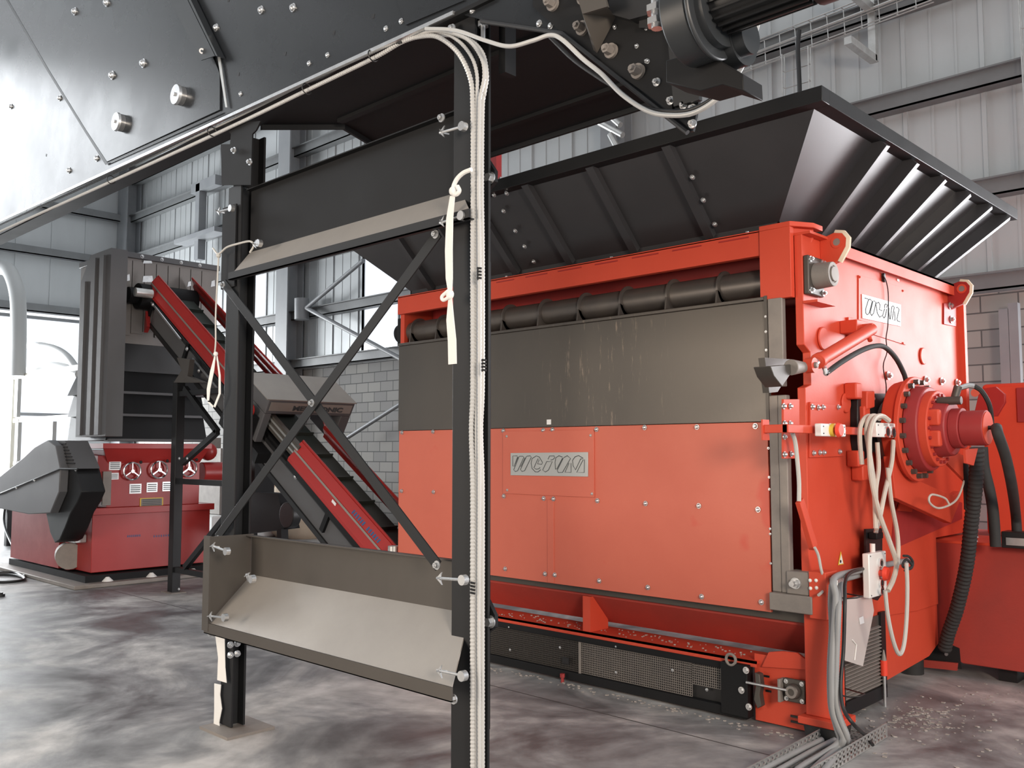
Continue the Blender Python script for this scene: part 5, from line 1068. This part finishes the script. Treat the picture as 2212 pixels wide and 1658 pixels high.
for i,(o1,o2,r_) in enumerate(((.10,.08,.016),(.16,.17,.014),(.21,.23,.016),(.26,.27,.013))):
    p=[a+s_*o1+d*(.28+.05*i)+V((0,0,.03)),a+s_*(o1+.01)+d*.6+V((0,0,.03)),a+s_*o2+d*1.0+V((0,0,.03)),a+s_*(o2+.01)+d*1.85+V((0,0,.03))]
    tag(mb().tube(bez(p,8),r_,10).build('tray_cable','conduit_mid'),'pale grey cable lying in the floor tray, '+['nearest the perforated front side','second from the front side','third from the front side','nearest the shredder foot'][i],'cable','cables in the floor tray')
# ============================================================ SMALL FLOOR THINGS
p=at(1912,1525,'z',0)
lp=thing('jack_peg',(p.x,p.y,0),'small red and silver screw jack peg standing on the floor right of the vent','peg')
mb().cyl((p.x,p.y,0),(p.x,p.y,.19),.010,n=12).build('pin','zinc',lp); mb().cyl((p.x,p.y,.19),(p.x,p.y,.285),.022,n=18).build('sleeve','signal_red',lp,bev=.003); mb().cyl((p.x,p.y,.285),(p.x,p.y,.35),.017,.004,n=16).build('tip','dusty_grey',lp)
random.seed(3); q=mb()
def chip(q,x,y,s):
    t=random.uniform(0,6.28); z=s*.35; pts=[(x+s*math.cos(t+k*1.7+random.uniform(-.3,.3)),y+s*random.uniform(.5,1)*math.sin(t+k*1.7)) for k in range(4)]
    q.prism([(a_,b_,.001) for a_,b_ in pts],(random.uniform(-s,s)*.3,0,z))
for i in range(520):
    r=random.random()
    if r<.42: x=random.gauss(-2.15,.13); y=random.gauss(5.75,.22)
    elif r<.72: x=random.uniform(-2.3,-.9); y=random.uniform(4.3,7.0)
    else: x=random.uniform(-5.2,-2.5); y=4.93-abs(random.gauss(0,.05))
    if x>-2.28 and 5.1<y<5.16: continue
    chip(q,x,y,random.uniform(.004,.016))
tag(q.build('plastic_debris','debris',smooth=0,base=(-2.2,5.5,0)),'scattered plastic chips and dust on the floor around the shredder','debris',kind='stuff')
q=mb()
for i in range(110): 
    x=random.uniform(-5.0,-2.9); y=random.uniform(5.03,5.2); s=random.uniform(.004,.010); q.box((x,y,.36),(x+s,y+s,.36+s*.7))
tag(q.build('ledge_debris','debris',smooth=0,base=(-4,5.1,.36)),'small grey chips collected on the red ledge above the mesh conveyor','debris',kind='stuff')
# ============================================================ BACKGROUND CLUTTER
def wpt(x,y,Y): return at(x,y,'y',Y)
Yb=8.9; g0=at(606,1160,'z',0); g1=at(700,1158,'z',0)
cx,cy_,w_=(g0.x+g1.x)/2,(g0.y+g1.y)/2+.1,1.05
bb=thing('bulk_bag',(cx,cy_,0),'cream woven bulk bag with black lettering standing behind the inclined conveyor','bag')
q=mb(); n=28; rings=[(0,.50),(.1,.58),(.4,.63),(.75,.60),(.95,.52),(1.02,.40)]; vs=[]
for z,r_ in rings:
    for i in range(n):
        t=2*math.pi*i/n; k_=1/max(abs(math.cos(t)),abs(math.sin(t)))**.55; vs.append((cx+r_*k_*math.cos(t)*(1+.03*math.sin(7*t+z*5)),cy_+r_*k_*math.sin(t)*(1+.03*math.cos(5*t)),z))
q.add(vs,[(i+j*n,(i+1)%n+j*n,(i+1)%n+(j+1)*n,i+(j+1)*n) for j in range(len(rings)-1) for i in range(n)]+[list(range(n))[::-1],[i+(len(rings)-1)*n for i in range(n)]]); q.build('sack','bag_cloth',bb)
txo=V((cx-.15,cy_-.66,.42)); xd=V((math.cos(math.radians(20)),math.sin(math.radians(20)),0))
text_mesh('AMA',.16,txo,(1,0,0),(0,0,1),'ink',bb,'lettering',ext=.03,bold=.004)
text_mesh('D',.17,txo+V((.05,0,.24)),(1,0,0),(0,0,1),'ink',bb,'lettering',ext=.03,bold=.004)
for dz,ww in ((-.12,.42),(-.22,.26)):
    mb().box((txo.x-.1,txo.y-.01,txo.z+dz),(txo.x-.1+ww,txo.y+.04,txo.z+dz+.03)).build('print_line','ink',bb,smooth=0)
random.seed(11)
for i in range(9):
    x=cx+random.uniform(-.5,.5); y=cy_+random.uniform(-.4,.3); s=random.uniform(.10,.2); q=mb(); R=Matrix.Rotation(random.uniform(0,3),3,'Z')@Matrix.Rotation(random.uniform(-.6,.6),3,'X')
    v=[V((x,y,1.03+s*.5))+R@V((a_*s,b_*s*.6,c_*s*.3)) for a_,b_,c_ in ((-1,-1,-1),(1,-1,-1),(1,1,-1),(-1,1,-1),(-1,-1,1),(1,-1,1),(1,1,1),(-1,1,1))]
    q.add(v,[(0,3,2,1),(4,5,6,7),(0,1,5,4),(1,2,6,5),(2,3,7,6),(3,0,4,7)]); q.build('scrap_piece','brown_card',bb,smooth=0)
# black collecting bin with round fan housing under the conveyor
bn=thing('collecting_bin',(-10.8,6.4,0),'black tapered machine bin with a round fan housing behind the left frame leg','bin')
Yn=6.3
P_=[wpt(x,y,Yn) for x,y in ((534,1062),(600,1066),(618,1142),(534,1152))]
mb().prism([p+V((.0,0,0)) for p in P_],(0,.2,0)).build('bin_body','black_plate',bn,smooth=0)
mb().cyl(wpt(618,1112,Yn-.02),wpt(618,1112,Yn-.02)+V((0,.12,0)),.16,n=26).build('fan_housing','black',bn,bev=.01)
A=wpt(610,1140,Yn); B=wpt(620,1172,Yn); mb().bar(A,(A.x+.05,A.y,.0),.1,.1,(0,1,0)).build('leg','black_plate',bn,smooth=0)
A=wpt(545,1150,Yn+.3); mb().bar(A,(A.x,A.y,0),.1,.1,(0,1,0)).build('leg','black_plate',bn,smooth=0)
A=wpt(556,1070,Yn+.3); mb().bar((A.x,A.y,.9),(A.x,A.y,1.65),.35,.3,(0,1,0)).build('riser','black_plate',bn,smooth=0)
# pallet rack with boxes
for i,(px,py,sx,sz,lab) in enumerate(((578,1045,.35,1.0,'brown cardboard stack seen between conveyor and left frame leg, right one'),(560,1035,.4,1.1,'brown cardboard stack beside the left frame leg, taller one'),(445,1115,.5,.7,'pile of brownish sacks behind the granulator stand'),(440,1080,.35,.9,'brown crate behind the granulator stand, upper one'))):
    g=wpt(px,py,10.0+.2*i); q=mb(); q.box((g.x-sx,g.y,0),(g.x+sx,g.y+.6,g.z+.1)); 
    tag(q.build('cardboard_stack','brown_card',bev=.02),lab,'box')
g=wpt(438,1145,8.2); tag(mb().box((g.x-.9,g.y,0),(g.x+.35,g.y+1.4,.45)).build('white_sheet_stack','white_plastic',bev=.03),'low white wrapped stack on the floor behind the granulator','stack')
g=wpt(448,968,8.4); tag(mb().box((g.x-.5,g.y,g.z-1.2),(g.x+.5,g.y+.5,g.z)).box((g.x-.05,g.y,0),(g.x+.05,g.y+.1,g.z-1.2)).box((g.x-.35,g.y,g.z),(g.x-.05,g.y+.3,g.z+.2)).build('machine_cabinet','dusty_grey',smooth=0),'grey machine cabinet on a post behind the granulator drive','cabinet')
# left side: bent duct, curved pipes and booth frame
du=mb().tube(bez([wpt(0,577,7.2)+V((-1.2,0,.15)),wpt(5,578,7.2),wpt(24,592,7.2),wpt(38,640,7.2),wpt(40,720,7.2),wpt(38,812,7.2)],8),.17,16)
tag(du.build('bent_duct','booth_grey'),'pale grey round duct bending down in front of the bright doorway at the left edge','duct')
def arc(l,r,label): tag(mb().tube(bez([wpt(x,y,7.6) for x,y in l],8),r,10).build('curved_pipe','booth_grey'),label,'pipe')
arc([(-20,742),(45,744),(100,748),(140,765),(168,800)],.08,'upper curved grey pipe arching in front of the bright doorway')
arc([(40,815),(70,797),(110,790),(150,797),(172,808)],.10,'lower curved grey pipe above the booth frame')
bo=thing('booth_frame',(-17.2,7.2,0),'beige steel booth frame with crossbars standing in front of the bright doorway','frame')
Yq=7.3
def vb(px,y0,y1,w_=.10,m='beige_frame',nm='upright'):
    a=wpt(px,y0,Yq); b=wpt(px,y1,Yq); mb().box((a.x-w_/2,Yq,max(0,b.z)),(a.x+w_/2,Yq+.08,a.z)).build(nm,m,bo,smooth=0)
def hb_(px0,px1,y,h=.08): a=wpt(px0,y,Yq); b=wpt(px1,y,Yq); mb().box((a.x,Yq+.01,a.z-h/2),(b.x,Yq+.09,a.z+h/2)).build('crossbar','beige_frame',bo,smooth=0)
vb(27,812,1112); vb(37,905,1000,.16,'booth_grey'); vb(109,910,975,.28,'booth_grey'); vb(36,812,900,.2,'booth_grey')
hb_(27,172,815,.10); hb_(27,172,908,.10); hb_(27,60,1000)
a=wpt(-40,812,Yq); b=wpt(20,1115,Yq); mb().box((a.x,Yq+.05,0),(wpt(18,900,Yq).x,Yq+.12,a.z)).build('side_panel','booth_grey',bo,smooth=0)
A=at(19,1178,'z',0); ps=thing('floor_post',(A.x,A.y,0),'dark short steel post with spread foot on the floor left of the granulator','post')
mb().box((A.x-.06,A.y-.06,0),(A.x+.06,A.y+.06,1.0)).build('post','anthracite',ps); mb().prism([(A.x-.16,A.y,0),(A.x+.16,A.y,0),(A.x+.05,A.y,.12),(A.x-.05,A.y,.12)],(0,.1,0)).build('foot','anthracite',ps)
tag(mb().tube(bez([A+V((.03,-.05,.95)),A+V((.1,-.12,.4)),at(32,1190,'z',.03),at(44,1222,'z',.02),at(52,1245,'z',.02),at(30,1236,'z',.02),at(-20,1238,'z',.02)],8),.018,8).build('floor_cable','black'),'black cable hanging from the short post and running on the floor at the left edge','cable')
tag(mb().tube(bez([at(x,y,'z',.02) for x,y in ((-30,1242),(20,1241),(50,1246),(48,1253),(10,1257),(-30,1256))],8),.018,8).build('floor_cable','black'),'black cable loop lying flat on the floor at the left edge','cable')
A=at(0,1288,'z',0); tag(mb().cyl((A.x,A.y,0),(A.x,A.y,.03),.05,n=16).cyl((A.x,A.y,.03),(A.x,A.y,.045),.03,n=12).build('rubber_disc','black'),'small black cap lying on the floor at the left edge','cap')
